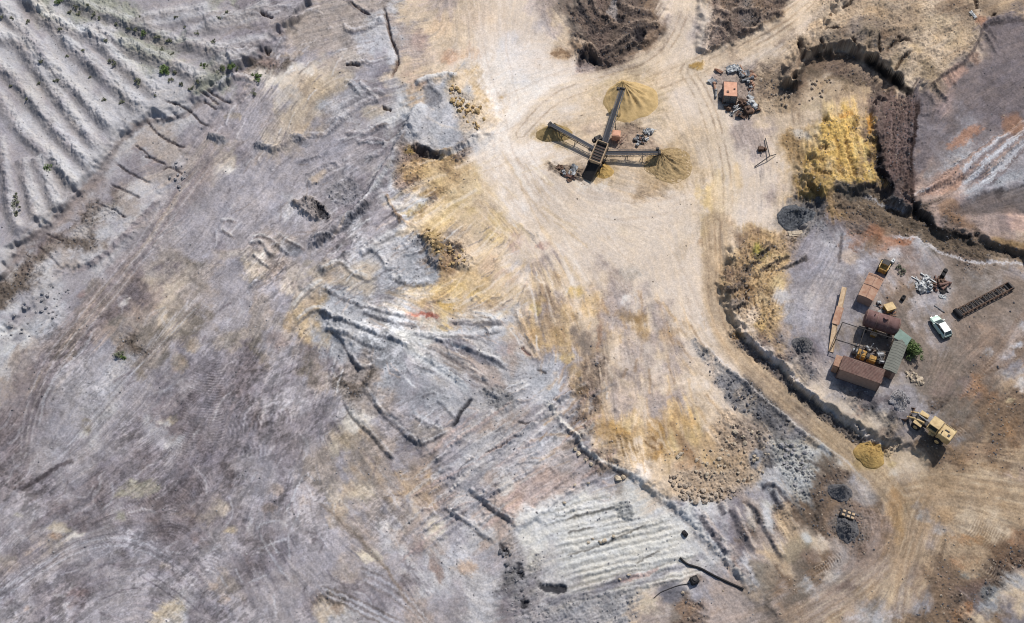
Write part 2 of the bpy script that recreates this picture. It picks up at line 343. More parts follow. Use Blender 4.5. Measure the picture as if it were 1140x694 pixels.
for x, y, rx, ry, c in [(152,545,24,10,(160,152,128)),(65,588,11,6,(196,176,142)),(60,598,8,4,(186,150,118)),(95,475,7,7,(140,126,100)),(90,482,7,4,(222,220,216)),(183,470,8,4,(205,200,194)),(193,467,7,4,(178,158,120)),
    (246,566,8,7,(208,188,164)),(257,590,6,5,(190,168,128)),(185,632,7,5,(196,172,148)),(195,680,14,5,(190,172,138)),(183,686,10,4,(188,170,140)),(28,678,3,3,(206,170,146)),(402,549,13,12,(206,188,158)),(384,487,16,14,(180,160,128)),
    (392,470,10,14,(222,212,196)),(372,500,6,10,(212,196,170)),(411,618,13,6,(222,208,180)),(483,588,7,5,(182,160,122)),(484,586,15,14,(206,200,186)),(236,653,6,4,(176,150,128)),(248,668,8,4,(150,124,104)),(376,678,7,9,(150,126,102)),
    (135,575,6,6,(150,148,132)),(22,572,5,3,(178,172,160)),(130,360,9,6,(130,124,120)),(132,378,10,8,(164,144,128)),(141,372,6,5,(128,122,124)),(135,396,7,3,(96,98,78)),(330,345,9,13,(198,168,122)),(322,360,6,10,(196,160,108)),
    (200,405,9,8,(172,150,124)),(215,385,9,7,(170,148,122)),(268,372,14,6,(168,152,134)),(250,380,16,10,(166,150,132)),(310,380,12,8,(150,132,128)),(345,400,14,8,(140,128,124)),(350,425,9,6,(122,112,108)),(362,418,8,4,(136,126,120)),(480,545,10,6,(170,152,134)),(300,565,9,6,(160,140,132)),(305,545,9,6,(172,152,140)),
    (462,540,10,22,(150,136,124)),(448,575,7,12,(150,138,128)),(490,640,6,10,(150,134,128)),(520,635,14,8,(180,158,138)),(485,630,7,12,(150,132,124)),(465,610,9,6,(140,124,124)),(222,600,14,8,(120,104,104)),(208,575,12,10,(118,104,106)),(85,660,12,4,(128,106,106)),(240,510,20,16,(128,120,130))]:
    area([(x-rx,y+ry*.3),(x-rx*.4,y-ry),(x+rx*.7,y-ry*.8),(x+rx,y+ry*.3),(x+rx*.2,y+ry)], c, .75, min(rx, ry)*.45, 1.6, tex=.25)
HD_m = [(135,380,12,.6),(122,372,6,.5)]
# ------------------------------------------------------------------ centre-west: berms and torn layers
def berm(pts, w, h, dark=None, side=1, off=3.0, dw=2.5):
    ridge(pts, w, h, 1.2, .08)
    if dark: 
        q = []
        for i, (x, y) in enumerate(pts):
            a = pts[max(0, i-1)]; b = pts[min(len(pts)-1, i+1)]; n = math.hypot(b[0]-a[0], b[1]-a[1])+1e-6
            q.append((x-(b[1]-a[1])/n*off*side, y+(b[0]-a[0])/n*off*side))
        stroke(q, dw, dark, .5, 1.3, .8)
berm([(232,151),(242,154),(252,156)], 4, 1.0); berm([(282,161),(293,163),(307,166),(318,160),(330,152),(341,158)], 4, 1.0)
area([(231,152),(233,158),(250,162),(252,155)], (150,148,154), .7, 1.5); area([(284,160),(285,167),(300,169),(310,165),(300,161)], (140,138,144), .7, 1.5)
area([(326,154),(333,149),(345,158),(340,163)], (126,124,132), .8, 1.5)
berm([(341,275),(358,264),(378,249),(396,236),(410,222),(425,195),(437,176),(448,155),(458,136),(470,112)], 5, 1.3, (134,130,136), 1, 5, 2)
saw([(340,280),(360,268),(380,252),(400,238),(414,222)], .9, 5, 6, 1.5)
stroke([(346,278),(366,266),(386,251),(402,238),(414,226)], 2.0, (92,90,98), .85, 1.5)  # shade on the berm's south-east side, painted as a dark line
stroke([(430,220),(442,195),(452,168),(462,140),(475,112)], 5, (206,204,208), .6, 1.5)
stroke([(395,238),(412,220),(428,198),(440,176)], 2.2, (206,204,206), .7, 1.5)
area([(326,225),(345,221),(352,224),(366,243),(355,245),(338,240)], (122,112,108), .7, 2.5, dh=.9, rough=1.2)
area([(350,228),(358,233),(364,244),(352,243)], (60,58,64), .9, 1.5, dh=-.8)  # shadow beside the mound painted near black and sunk
area([(360,215),(372,203),(390,200),(402,212),(395,226),(372,228)], (134,132,138), .6, 4, rough=.9)
area([(345,198),(360,190),(362,196),(350,204)], (196,170,140), .7, 2)
for q in [[(338,196),(355,188),(372,182),(378,192)],[(340,207),(358,200),(376,190)],[(330,180),(350,176),(370,168)]]: ridge(q, 2.2, .45)
for q, h in [([(277,263),(288,262),(298,264),(308,271),(318,280),(326,285)], .6),([(275,272),(287,268),(294,272),(299,280),(306,286)], .6),([(281,283),(290,291),(300,299)], .55),([(245,246),(252,243),(262,246)], .4),([(245,254),(260,263)], .4),([(308,258),(318,266),(330,272),(338,277)], .6)]:
    saw(q, h, 3.5, 5, .6); stroke(q, 1.4, (204,198,196), .7, .4); stroke([(x+2.2, y+3) for x, y in q], 1.3, (124,112,110), .6, .5)
area([(312,268),(325,272),(338,282),(326,287),(316,280)], (124,126,138), .6, 2)
for q in [[(383,71),(395,68),(415,72)],[(378,120),(395,112),(418,100),(430,106)],[(360,143),(385,128),(410,112),(425,110)],[(383,150),(410,146),(435,136)],[(340,150),(365,147),(395,122)],[(398,92),(412,102),(424,112)],[(382,90),(392,96),(404,108)],
          [(240,100),(262,85),(285,92)],[(380,30),(400,35),(430,20)],[(385,0),(405,14),(430,26)],[(395,160),(415,155),(432,160)],[(404,178),(420,170),(432,160)]]:
    saw(q, .55, 3.5, 6, 1.5); stroke([(x+1, y+3) for x, y in q], 1.5, (122,120,128), .6, 1.2); stroke([(x, y-2) for x, y in q], 1.6, (200,197,202), .5, 1.2)
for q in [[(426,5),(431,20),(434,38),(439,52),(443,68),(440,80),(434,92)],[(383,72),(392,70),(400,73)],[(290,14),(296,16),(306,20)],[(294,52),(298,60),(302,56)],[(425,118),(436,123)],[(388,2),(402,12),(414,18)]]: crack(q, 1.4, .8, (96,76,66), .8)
area([(429,60),(438,54),(443,66),(436,74),(430,70)], (208,206,212), .8, 2)
area([(405,120),(420,115),(432,120),(424,128),(405,130)], (200,180,150), .6, 3)
for x, y, rx, ry, c in [(318,90,10,4,(228,212,190)),(334,75,6,5,(214,206,202)),(345,82,7,5,(222,212,202)),(312,94,8,4,(226,208,182)),(320,105,16,8,(170,166,172)),(352,105,16,14,(188,166,132)),(340,125,20,12,(182,164,138)),(372,95,12,12,(190,170,138)),(300,70,12,6,(146,122,116)),(325,60,12,4,(180,150,120)),
    (312,35,8,6,(150,140,146)),(395,105,14,8,(148,150,160)),(365,122,12,8,(160,162,172)),(425,20,8,8,(196,196,204)),(260,128,9,3,(176,150,112)),(258,127,7,6,(140,134,136)),(388,60,14,6,(186,180,176)),(410,50,14,8,(190,188,196))]:
    area([(x-rx,y+ry*.3),(x-rx*.4,y-ry),(x+rx*.7,y-ry*.8),(x+rx,y+ry*.3),(x+rx*.2,y+ry)], c, .65, min(rx, ry)*.45, 1.6, tex=.25)
# grey mound with the rock spill
berm([(462,94),(478,87),(500,84),(515,90)], 4, .9); stroke([(460,96),(476,88),(500,84),(514,89)], 2.5, (216,214,216), .8)
area([(470,100),(482,96),(490,108),(486,118),(474,118)], (128,128,138), .8, 3, dh=-.5)
area([(486,150),(500,134),(515,140),(520,152),(500,160)], (150,150,160), .7, 4)
area([(496,100),(508,94),(530,112),(540,126),(530,145),(514,150),(508,130)], (196,172,134), .55, 5, rough=.8)
saw([(458,158),(470,164),(482,171),(500,168),(520,160),(540,148)], 1.2, 6, 8, .8); stroke([(484,172),(505,170),(525,160),(545,147)], 2, (206,204,208), .7)
area([(456,163),(466,161),(480,168),(489,173),(484,177),(470,174)], (52,50,58), .85, 2, dh=-.6)  # black shadow at the mound's foot, painted into the soil colour
area([(446,162),(462,160),(475,175),(468,205),(452,212),(440,205),(442,180)], (132,104,82), .6, 5, rough=1.0)
for x, y, rx, ry, c in [(456,180,6,8,(170,146,140)),(447,200,6,6,(180,160,150)),(470,215,16,8,(214,176,112)),(462,236,16,6,(170,140,72)),(480,200,14,8,(216,184,126)),(500,215,12,5,(200,176,130)),(490,232,12,5,(226,196,146)),(520,205,10,12,(190,166,128)),
    (500,222,7,3,(140,116,82)),(510,240,12,5,(214,192,160)),(470,250,14,5,(222,196,150)),(455,168,6,5,(150,124,60)),(485,265,9,8,(158,134,84)),(487,281,9,8,(150,122,72)),(497,296,10,8,(160,128,90)),(505,283,8,8,(170,140,110)),(512,275,6,4,(120,98,74)),(507,257,12,9,(126,118,118)),(505,290,10,6,(176,146,116)),
    (462,259,6,5,(128,136,152)),(464,272,9,7,(176,180,194)),(500,262,5,4,(128,120,120)),(480,318,18,5,(224,190,124)),(510,322,16,5,(222,186,116)),(535,330,14,5,(226,188,114)),(492,340,14,5,(226,184,104)),(460,325,10,6,(196,190,190)),(500,335,12,3,(216,204,190)),(560,310,14,8,(200,164,140)),(545,295,12,10,(206,176,146)),(580,300,12,8,(176,174,184)),
    (573,270,8,14,(196,166,150)),(605,272,9,5,(168,136,124)),(595,335,12,6,(200,164,100)),(620,310,10,8,(178,148,108)),(640,325,10,6,(206,172,104)),(622,330,8,8,(150,140,140)),(596,345,8,4,(230,196,110)),(592,372,7,5,(212,168,108)),(628,400,9,6,(214,178,104)),(622,375,8,10,(180,150,104)),(590,388,12,6,(196,178,160)),(560,392,10,6,(176,150,140)),
    (475,352,12,2.5,(176,90,70)),(462,351,10,2,(190,120,100)),(545,355,12,4,(214,212,214)),(520,350,14,4,(214,212,214)),(530,370,26,5,(206,204,206)),(480,372,20,5,(212,210,212))]:
    area([(x-rx,y+ry*.3),(x-rx*.4,y-ry),(x+rx*.7,y-ry*.8),(x+rx,y+ry*.3),(x+rx*.2,y+ry)], c, .7, min(rx, ry)*.5, 1.8, tex=.3)
area([(466,262),(478,262),(488,268),(494,285),(490,300),(478,290),(474,272)], None, 0, 4, dh=.9, rough=1.1)
area([(500,268),(514,272),(528,285),(522,300),(506,292)], None, 0, 4, dh=.7, rough=1.0)
area([(500,274),(510,277),(518,282),(510,284),(503,281)], (66,58,56), .85, 1.5)
area([(496,258),(506,250),(516,256),(520,266),(506,268)], None, 0, 4, dh=.5)
for q in [[(430,215),(434,228),(441,240),(446,252)],[(441,240),(455,250),(470,250)]]: saw(q, .6, 3, 6); stroke(q, 1.6, (156,122,84), .6)
# torn grey/blue layers
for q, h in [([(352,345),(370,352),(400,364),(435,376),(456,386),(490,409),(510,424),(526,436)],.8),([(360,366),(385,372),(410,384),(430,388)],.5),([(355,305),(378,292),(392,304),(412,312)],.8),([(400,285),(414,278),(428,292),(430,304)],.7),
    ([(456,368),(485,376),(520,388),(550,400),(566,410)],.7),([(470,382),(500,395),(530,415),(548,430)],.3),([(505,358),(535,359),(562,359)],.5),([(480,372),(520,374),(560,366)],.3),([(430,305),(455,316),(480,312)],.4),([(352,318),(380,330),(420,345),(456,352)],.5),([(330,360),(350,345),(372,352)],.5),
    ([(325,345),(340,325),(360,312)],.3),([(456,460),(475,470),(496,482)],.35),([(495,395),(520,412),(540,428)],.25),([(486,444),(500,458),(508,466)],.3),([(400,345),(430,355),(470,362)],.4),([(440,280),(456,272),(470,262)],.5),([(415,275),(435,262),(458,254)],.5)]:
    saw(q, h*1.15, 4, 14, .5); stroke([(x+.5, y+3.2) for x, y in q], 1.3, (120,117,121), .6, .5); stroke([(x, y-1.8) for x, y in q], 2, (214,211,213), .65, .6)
stroke([(440,380),(456,390),(490,412),(512,428),(524,440)], 4.5, (214,212,212), .85, .8, .5)
stroke([(460,372),(500,382),(535,398),(562,412)], 3, (212,210,212), .7, 1)
area([(474,384),(500,380),(540,400),(558,416),(552,432),(536,430),(505,408)], (166,152,146), .65, 3)
for o in range(6): stroke([(482+o*3,386+o*5),(515+o*2,404+o*5),(548,424+o*2)], .8, (120,112,112) if o % 2 else (196,190,188), .6, .5)
area([(480,379),(510,380),(545,398),(562,408),(540,404),(505,392)], (116,114,126), .7, 2)
area([(500,358),(535,357),(560,358),(558,362),(505,363)], (140,134,136), .7, 1.5); area([(540,380),(562,382),(564,396),(550,394)], (148,148,158), .6, 3)
area([(400,385),(430,370),(455,392),(500,425),(520,440),(500,470),(470,480),(430,430)], (150,152,164), .5, 8, 1.5, tex=.3)
area([(460,470),(495,482),(468,498),(455,490)], (140,134,128), .5, 4); area([(535,434),(560,432),(575,448),(556,458),(540,450)], (130,128,130), .6, 4, rough=.9)
area([(600,402),(620,402),(622,440),(612,446),(590,430),(586,410)], (180,182,194), .5, 6)
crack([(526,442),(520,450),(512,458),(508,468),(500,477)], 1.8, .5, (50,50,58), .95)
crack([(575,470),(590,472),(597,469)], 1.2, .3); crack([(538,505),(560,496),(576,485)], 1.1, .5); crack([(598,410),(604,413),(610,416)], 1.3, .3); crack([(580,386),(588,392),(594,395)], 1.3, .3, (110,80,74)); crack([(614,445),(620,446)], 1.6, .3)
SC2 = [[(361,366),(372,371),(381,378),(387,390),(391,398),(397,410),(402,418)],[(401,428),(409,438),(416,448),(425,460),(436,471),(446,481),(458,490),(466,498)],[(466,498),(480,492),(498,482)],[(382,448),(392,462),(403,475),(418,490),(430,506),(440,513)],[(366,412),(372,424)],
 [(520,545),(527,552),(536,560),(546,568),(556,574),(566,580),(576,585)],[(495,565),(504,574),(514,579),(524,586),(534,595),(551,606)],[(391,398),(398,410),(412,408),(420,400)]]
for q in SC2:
    saw([(x+1, y-1.5) for x, y in q], .6, 3.2, 30, .6, .05); stroke([(x-1, y+1.2) for x, y in q], 1.1, (100,94,96), .6, .5); stroke([(x+2.5, y-2.5) for x, y in q], 1.4, (200,196,198), .6, .6)  # shaded south-west scarp faces painted dark, plate edges pale
stroke([(375,420),(384,440),(395,456)], 5, (136,124,116), .5); stroke([(400,508),(418,540),(440,570),(455,590)], 4, (120,110,106), .6, 1.3)
stroke([(352,556),(372,575),(400,600),(430,635),(460,680)], 2, (130,112,96), .6, 1.3); stroke([(370,578),(395,598),(425,625)], 3, (120,110,106), .5, 1.5)
for o, c in [(0,(106,96,92)),(4,(190,188,194)),(8,(112,104,102)),(13,(186,184,190)),(17,(112,102,98))]:
    stroke([(355,652+o*.6),(385,662+o*.8),(420,678+o),(450,694+o)], 1.6, c, .6, 1.5)
    stroke([(400,630+o),(430,645+o),(455,662+o),(480,690+o)], 1.3, c, .45, 1.5)
for q in [[(285,590),(295,582),(312,580),(322,588)],[(324,590),(336,566)],[(322,592),(323,625)],[(288,590),(298,612),(318,640),(330,650)],[(285,612),(305,604),(322,600)],[(246,640),(252,655)],[(262,632),(270,650)],[(305,660),(308,690)],[(340,528),(318,570)],[(352,535),(342,528)],[(245,606),(230,618)],[(300,600),(312,618)],[(275,650),(300,640)]]:
    stroke(q, 1.3, (190,188,195), .6, 1)
for k in range(420):                                               # thin torn seams in the layered grey ground
    x = rs.uniform(370, 680); y = rs.uniform(235, 570)
    if x < 470 and y > 430 or (x > 600 and y < 420) or (x > 430 and y < 255): continue
    i = int(np.clip((x+MU)*S, 0, NW-1)); j = int(np.clip((y+MV)*S, 0, NH-1)); a = fang[j, i]+rs.normal(0, .22); L = rs.uniform(3, 16); cv = rs.normal(0, .25)
    q = [(x-math.cos(a-cv)*L, y-math.sin(a-cv)*L), (x, y), (x+math.cos(a+cv)*L, y+math.sin(a+cv)*L)]
    stroke(q, rs.uniform(.5, 1.2), [(222,220,222),(104,102,108),(126,122,126),(196,176,164)][k % 4], rs.uniform(.35, .75), .8, .8)
    if k % 3 == 0: saw(q, rs.uniform(.15, .45), 2.5, 4, .8)
for k in range(260):                                               # seams and scratches north-west of the floor
    x = rs.uniform(240, 450); y = rs.uniform(0, 330); i = int((x+MU)*S); j = int((y+MV)*S); a = fang[j, i]+rs.normal(0, .3); L = rs.uniform(3, 15)
    q = [(x-math.cos(a)*L, y-math.sin(a)*L), (x+rs.normal(0, 1), y+rs.normal(0, 1)), (x+math.cos(a)*L, y+math.sin(a)*L)]
    stroke(q, rs.uniform(.5, 1.3), [(206,202,206),(112,106,112),(130,118,114)][k % 3], rs.uniform(.3, .65), .8, .8)
    if k % 3 == 0: saw(q, rs.uniform(.1, .4), 2.5, 4, .8)
# grey layered ground south of the centre
for k in range(46):
    x = rs.uniform(480, 660); y = 560-(x-480)*.35+rs.uniform(-70, 45)
    L = rs.uniform(16, 55); a = R(-36)+rs.normal(0, .08); h = rs.uniform(.2, .6)
    q = [(x-math.cos(a)*L, y-math.sin(a)*L), (x, y+rs.normal(0, 1.5)), (x+math.cos(a)*L, y+math.sin(a)*L)]
    saw(q, h, 3.5, 5, 1.2); stroke(q, rs.uniform(.8, 2.2), [(202,198,200),(130,126,134),(186,164,158)][k % 3], .5, 1.3)
area([(600,520),(640,490),(660,512),(640,540),(600,555),(580,552)], (176,160,154), .5, 6); area([(552,535),(566,530),(572,545),(556,550)], (210,206,204), .7, 4)
# ------------------------------------------------------------------ south: pale furrowed bench
BENCH = [(566,600),(590,566),(640,552),(700,541),(735,556),(788,602),(790,630),(740,655),(700,668),(650,682),(600,676),(580,640)]
area(BENCH, (200,197,193), .65, 14, 1.8, tex=.15)
for k in range(17):
    x0, y0 = 600+k*1.8+rs.uniform(-6, 12), 574+k*6.1+rs.uniform(-1.2, 1.2); x1, y1 = 742+k*3.9+rs.uniform(-22, 8), 541+k*6.1+rs.uniform(-1.2, 1.2)
    if k < 5: x1 = 684+k*10; y1 = y0-(x1-x0)*.27
    if x0 > 640: x0 -= 6
    q = [(x0, y0), (x0*.66+x1*.34, y0*.66+y1*.34-2+rs.normal(0, .8)), (x0*.33+x1*.67, y0*.33+y1*.67-1+rs.normal(0, .8)), (x1, y1)]
    hh = rs.uniform(.12, .42); saw(q, hh, 3.2, 3.6, 1.1, .2)
    stroke([(x+1, y+2.4) for x, y in q], rs.uniform(.7, 1.5), (158,155,149), rs.uniform(.3, .7), 1.2); stroke([(x, y-1) for x, y in q], rs.uniform(.8, 1.8), (220,218,214), rs.uniform(.2, .5), 1)
for q in [[(629,580),(655,572),(685,565)],[(631,594),(662,586)],[(629,619),(660,610),(690,598),(722,582)],[(735,612),(720,620),(705,628)]]: stroke(q, 1.2, (98,94,90), .7, 1)
area([(684,560),(696,556),(706,568),(700,578),(690,574)], (148,148,148), .75, 2, dh=.35, rough=.9)
stroke([(700,640),(680,652),(650,664),(620,668),(600,665)], 5, (112,108,120), .6, 1.6); stroke([(790,616),(760,630),(730,642),(700,655)], 4, (140,136,146), .5, 1.5)
stroke([(735,630),(715,640),(690,648)], 2.5, (186,150,140), .5, 2)
area([(732,658),(750,648),(764,655),(755,672),(738,672)], (104,104,118), .7, 4); area([(765,652),(775,650),(782,664),(770,670)], (150,150,164), .6, 4)
# rubble trail on its west side
area([(551,604),(566,610),(580,632),(590,655),(600,668),(700,660),(705,690),(690,720),(600,720),(575,690),(568,640)], (138,136,139), .6, 7, 2.2, rough=.75, tex=.4)
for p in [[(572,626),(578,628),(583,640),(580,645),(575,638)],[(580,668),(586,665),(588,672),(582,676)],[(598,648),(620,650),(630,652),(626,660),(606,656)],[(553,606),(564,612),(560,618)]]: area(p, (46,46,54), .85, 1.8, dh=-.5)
# bank between the gold flat and the bench
BANK = [(600,440),(612,455),(628,472),(643,486),(650,500),(662,510),(680,518),(700,528),(722,542),(745,560),(768,580),(792,604),(815,632),(834,658)]
saw(BANK, .9, 5, 34, 1.6, .04); stroke(BANK[:9], 2.2, (232,226,220), .75, 1); stroke(BANK[8:], 3, (214,210,208), .6, 1)
stroke([(x-3, y+4) for x, y in BANK[3:8]], 2.4, (112,104,102), .55, 2.2); stroke([(x-3, y+5) for x, y in BANK[8:]], 1.6, (140,134,134), .5, 1.5)
for q, w in [([(779,574),(793,592),(809,618)],3),([(812,566),(826,592),(843,616)],4),([(830,556),(846,580),(860,600),(868,618),(874,626)],2),([(858,546),(870,565),(884,592)],3),([(800,560),(806,575)],3),([(848,545),(860,540),(880,560)],2)]:
    saw([(x+1, y-1) for x, y in q], .8, 5, 9, .8, .1); stroke([(x-1, y+1.5) for x, y in q], w, (98,92,98), .75, 1)
    stroke([(x+4, y-2) for x, y in q], 1.8, (196,184,176), .5, 1)
area([(868,625),(880,600),(892,596),(902,600),(898,615),(884,628)], (146,134,112), .6, 4); area([(888,597),(897,594),(903,602),(895,606)], (222,220,222), .8, 2.5)
area([(862,575),(876,560),(884,580),(890,598),(876,600)], (198,172,138), .7, 5)
area([(888,540),(905,545),(912,580),(905,596),(890,585),(880,560)], (96,84,74), .6, 6)
area([(826,565),(836,572),(842,590),(830,585)], (216,206,196), .7, 3); area([(845,560),(858,570),(862,592),(850,585)], (206,206,214), .6, 3)
area([(838,630),(860,630),(868,645),(856,655),(842,648)], (140,132,122), .6, 4); stroke([(840,612),(870,625),(880,645)], 4, (196,170,140), .6)
# ------------------------------------------------------------------ gold flat
for x, y, rx, ry, c in [(680,478,20,8,(186,142,74)),(655,482,12,8,(206,196,186)),(700,470,16,6,(214,188,140)),(730,478,12,12,(186,138,66)),(772,482,10,14,(224,186,122)),(760,470,16,10,(208,166,106)),(790,490,8,12,(216,180,130)),(722,505,18,8,(178,132,66)),(740,495,10,8,(170,124,64)),(700,350,14,10,(170,138,92)),(712,365,10,16,(176,140,88)),(722,360,4,16,(214,196,172)),
    (740,375,10,8,(178,150,118)),(760,520,10,6,(190,150,110)),(650,455,8,5,(192,188,192)),(640,420,8,14,(176,150,110)),(645,440,8,10,(170,138,92)),(660,400,10,8,(170,160,160)),(630,360,6,20,(186,158,112)),(666,370,3,24,(160,128,104)),(700,300,14,8,(176,168,160)),(698,333,8,7,(236,232,228)),(780,270,5,5,(178,146,112)),(813,248,7,8,(200,160,116)),(700,400,20,8,(222,206,190)),
    (730,430,20,10,(216,198,176)),(780,430,10,8,(232,218,204)),(800,225,9,22,(222,194,146)),(818,205,7,20,(222,190,140)),(812,280,8,14,(218,184,140)),(690,440,18,8,(202,182,164)),(760,400,14,6,(206,186,164)),(755,505,16,4,(132,100,70)),(695,258,8,4,(226,208,180)),(530,20,24,14,(206,186,166)),(568,50,12,20,(190,184,188)),(520,60,14,6,(200,166,134)),(500,65,10,8,(196,150,116)),(480,58,14,6,(224,198,170)),(490,30,14,10,(204,178,150)),
    (590,10,10,8,(180,168,168)),(465,45,9,10,(176,152,140)),(575,85,20,10,(236,226,218)),(550,110,14,12,(234,226,222)),(555,150,18,14,(236,226,216)),(540,190,20,14,(234,218,200)),(600,30,12,8,(186,176,176)),(640,45,16,6,(222,198,170))]:
    area([(x-rx,y+ry*.3),(x-rx*.4,y-ry),(x+rx*.7,y-ry*.8),(x+rx,y+ry*.3),(x+rx*.2,y+ry)], c, .6, min(rx, ry)*.5, 2.2, tex=.35)
stroke([(745,468),(755,485),(770,510),(782,525)], 5, (136,104,72), .6, 1.2, .8); stroke([(715,490),(735,502)], 1.5, (110,82,50), .7); stroke([(725,485),(738,500)], 1.3, (112,84,52), .7)
for q in [[(590,335),(575,345),(560,352)],[(640,290),(636,315),(628,330)],[(590,300),(580,320),(570,342)],[(620,270),(632,300),(640,315)]]: stroke(q, 1.2, (216,206,196), .5, 1)
area([(750,520),(770,540),(800,560),(830,545),(850,520),(845,500),(880,495),(870,478),(830,470),(810,455),(795,480),(800,510),(770,525)], (178,158,136), .5, 7, rough=1.0)
for x, y, rx, ry, c, al_ in [(562,110,52,58,(246,238,232),.7),(545,170,30,30,(238,226,214),.55),(520,215,36,14,(234,214,180),.5),(575,70,34,20,(232,220,212),.5),(470,190,22,14,(222,186,122),.4),(500,250,34,12,(224,194,142),.4),(545,320,40,10,(226,190,128),.4),(470,325,26,8,(224,184,112),.4),(620,145,60,40,(222,204,182),.4),(690,250,90,30,(218,202,182),.4)]:
    area([(x-rx,y+ry*.3),(x-rx*.5,y-ry*.9),(x+rx*.6,y-ry*.9),(x+rx,y+ry*.2),(x+rx*.2,y+ry)], c, al_, min(rx, ry)*.6, 2.6, tex=.3)
for k in range(230):                                               # pushed fans of cream, ochre and tan
    x = rs.uniform(440, 640); y = rs.uniform(175, 350)
    if x < 500 and y > 255 and y < 310 or x+y*.2 < 490: continue
    i = int((x+MU)*S); j = int((y+MV)*S); a = fang[j, i]+rs.normal(0, .10); L = rs.uniform(8, 34)
    q = [(x-math.cos(a)*L, y-math.sin(a)*L), (x+rs.normal(0, 1), y+rs.normal(0, 1)), (x+math.cos(a)*L, y+math.sin(a)*L)]
    stroke(q, rs.uniform(.6, 2.6), [(238,222,202),(226,202,162),(196,172,142),(242,232,220),(210,182,140)][k % 5], rs.uniform(.2, .5), .9, .9)
for k in range(200):                                               # fans on the gold flat and the floor
    x = rs.uniform(600, 800); y = rs.uniform(330, 520); i = int((x+MU)*S); j = int((y+MV)*S); a = fang[j, i]+rs.normal(0, .2); L = rs.uniform(4, 18)
    q = [(x-math.cos(a)*L, y-math.sin(a)*L), (x, y), (x+math.cos(a)*L, y+math.sin(a)*L)]
    stroke(q, rs.uniform(.7, 2.4), [(224,208,190),(160,130,96),(196,160,112),(178,158,138)][k % 4], rs.uniform(.25, .5), 1, .9)
# ------------------------------------------------------------------ haul roads
def road(pts, w, col, al=.5, tr=(138,116,92), tl=(220,202,176), n=5):
    sl, d, tt, L = pdist(pts, w*2, .6)
    a = (1-sst(np.abs(d), w*.6, w*1.1))*al; paint_a(sl, col, a); HD[sl] *= (1-.9*a); RGH[sl] *= (1-.8*a)
    for k in range(n):
        o = (k-(n-1)/2)/n*w*1.5; q = (np.exp(-((d-o-1.5*np.sin(tt*.02+k))/1.1)**2))
        c = tr if k % 2 else tl
        paint_a(sl, c, q*.45*np.clip(.7+.4*fb3[sl], 0, 1))
road([(768,-40),(762,10),(748,45),(722,72),(680,88),(620,110),(580,150)], 15, (216,197,173), .6)
road([(930,-40),(900,4),(860,34),(812,58),(775,76),(735,92)], 15, (208,186,158), .6, n=6)
road([(768,80),(790,120),(802,170),(808,230),(804,280),(802,320)], 18, (214,196,172), .5, n=6)
road([(797,250),(796,320),(806,365),(838,405),(880,445),(925,485),(965,520),(1000,560),(1015,610)], 17, (180,156,126), .75, (140,117,92), (202,180,150), 7)
road([(1010,545),(1070,540),(1140,552),(1220,560)], 22, (172,146,116), .45, n=6)
road([(1015,600),(960,650),(900,690),(850,730)], 24, (168,146,124), .45, n=7)
road([(1030,560),(1010,620),(1000,680),(990,740)], 16, (166,140,112), .35, n=5)
for q in [[(560,120),(575,180),(610,225),(680,245),(760,235)],[(590,110),(590,170),(640,215),(720,225),(790,210)],[(540,130),(560,200),(600,260),(660,290),(720,340),(780,380)],[(700,245),(740,270),(770,320),(790,365)],[(660,240),(700,290),(750,330),(790,380)],[(470,130),(540,150),(600,130)],[(650,70),(600,90),(560,110)],[(520,-10),(540,60),(560,120)],[(560,-10),(565,60),(580,120)]]:
    for o in (-6, 0, 6):
        stroke([(x+o, y+o*.5) for x, y in q], 1.2, (232,220,206) if o else (184,164,144), .3, 1.2, .8, streak=.4)
saw([(770,376),(782,384),(800,402),(830,428),(862,455),(900,487),(925,505),(940,515)], .6, 4, 4, .8); stroke([(x+2, y-1) for x, y in [(770,376),(782,384),(800,402),(830,428),(862,455),(900,487),(925,505),(940,515),(960,535),(973,548)]], 1.5, (196,188,184), .7, 1)
# dark gravel bank under the road
area([(770,379),(783,386),(808,407),(838,434),(866,458),(884,474),(894,490),(872,492),(862,485),(845,462),(824,460),(806,440),(790,418),(778,398)], (122,120,124), .75, 3, 1.5, rough=.75, tex=.3)
area([(862,490),(888,488),(903,500),(905,530),(896,560),(880,548),(868,520)], (178,178,180), .7, 4, 1.5, rough=1.2)
area([(832,505),(845,498),(850,510),(842,520),(833,516)], (132,134,146), .8, 3); area([(818,485),(826,482),(832,492),(824,494)], (70,62,60), .7, 2)
for q in [[(905,528),(925,540),(940,550),(960,560)],[(895,512),(915,522),(938,540),(955,556),(972,575)]]: stroke(q, 1.6, (90,80,76), .6, 1)
area([(945,530),(965,540),(975,555),(968,565),(950,560),(940,545)], (190,184,190), .55, 5)
area([(925,575),(950,560),(972,570),(985,590),(980,620),(940,640),(920,625)], (150,128,116), .4, 8)
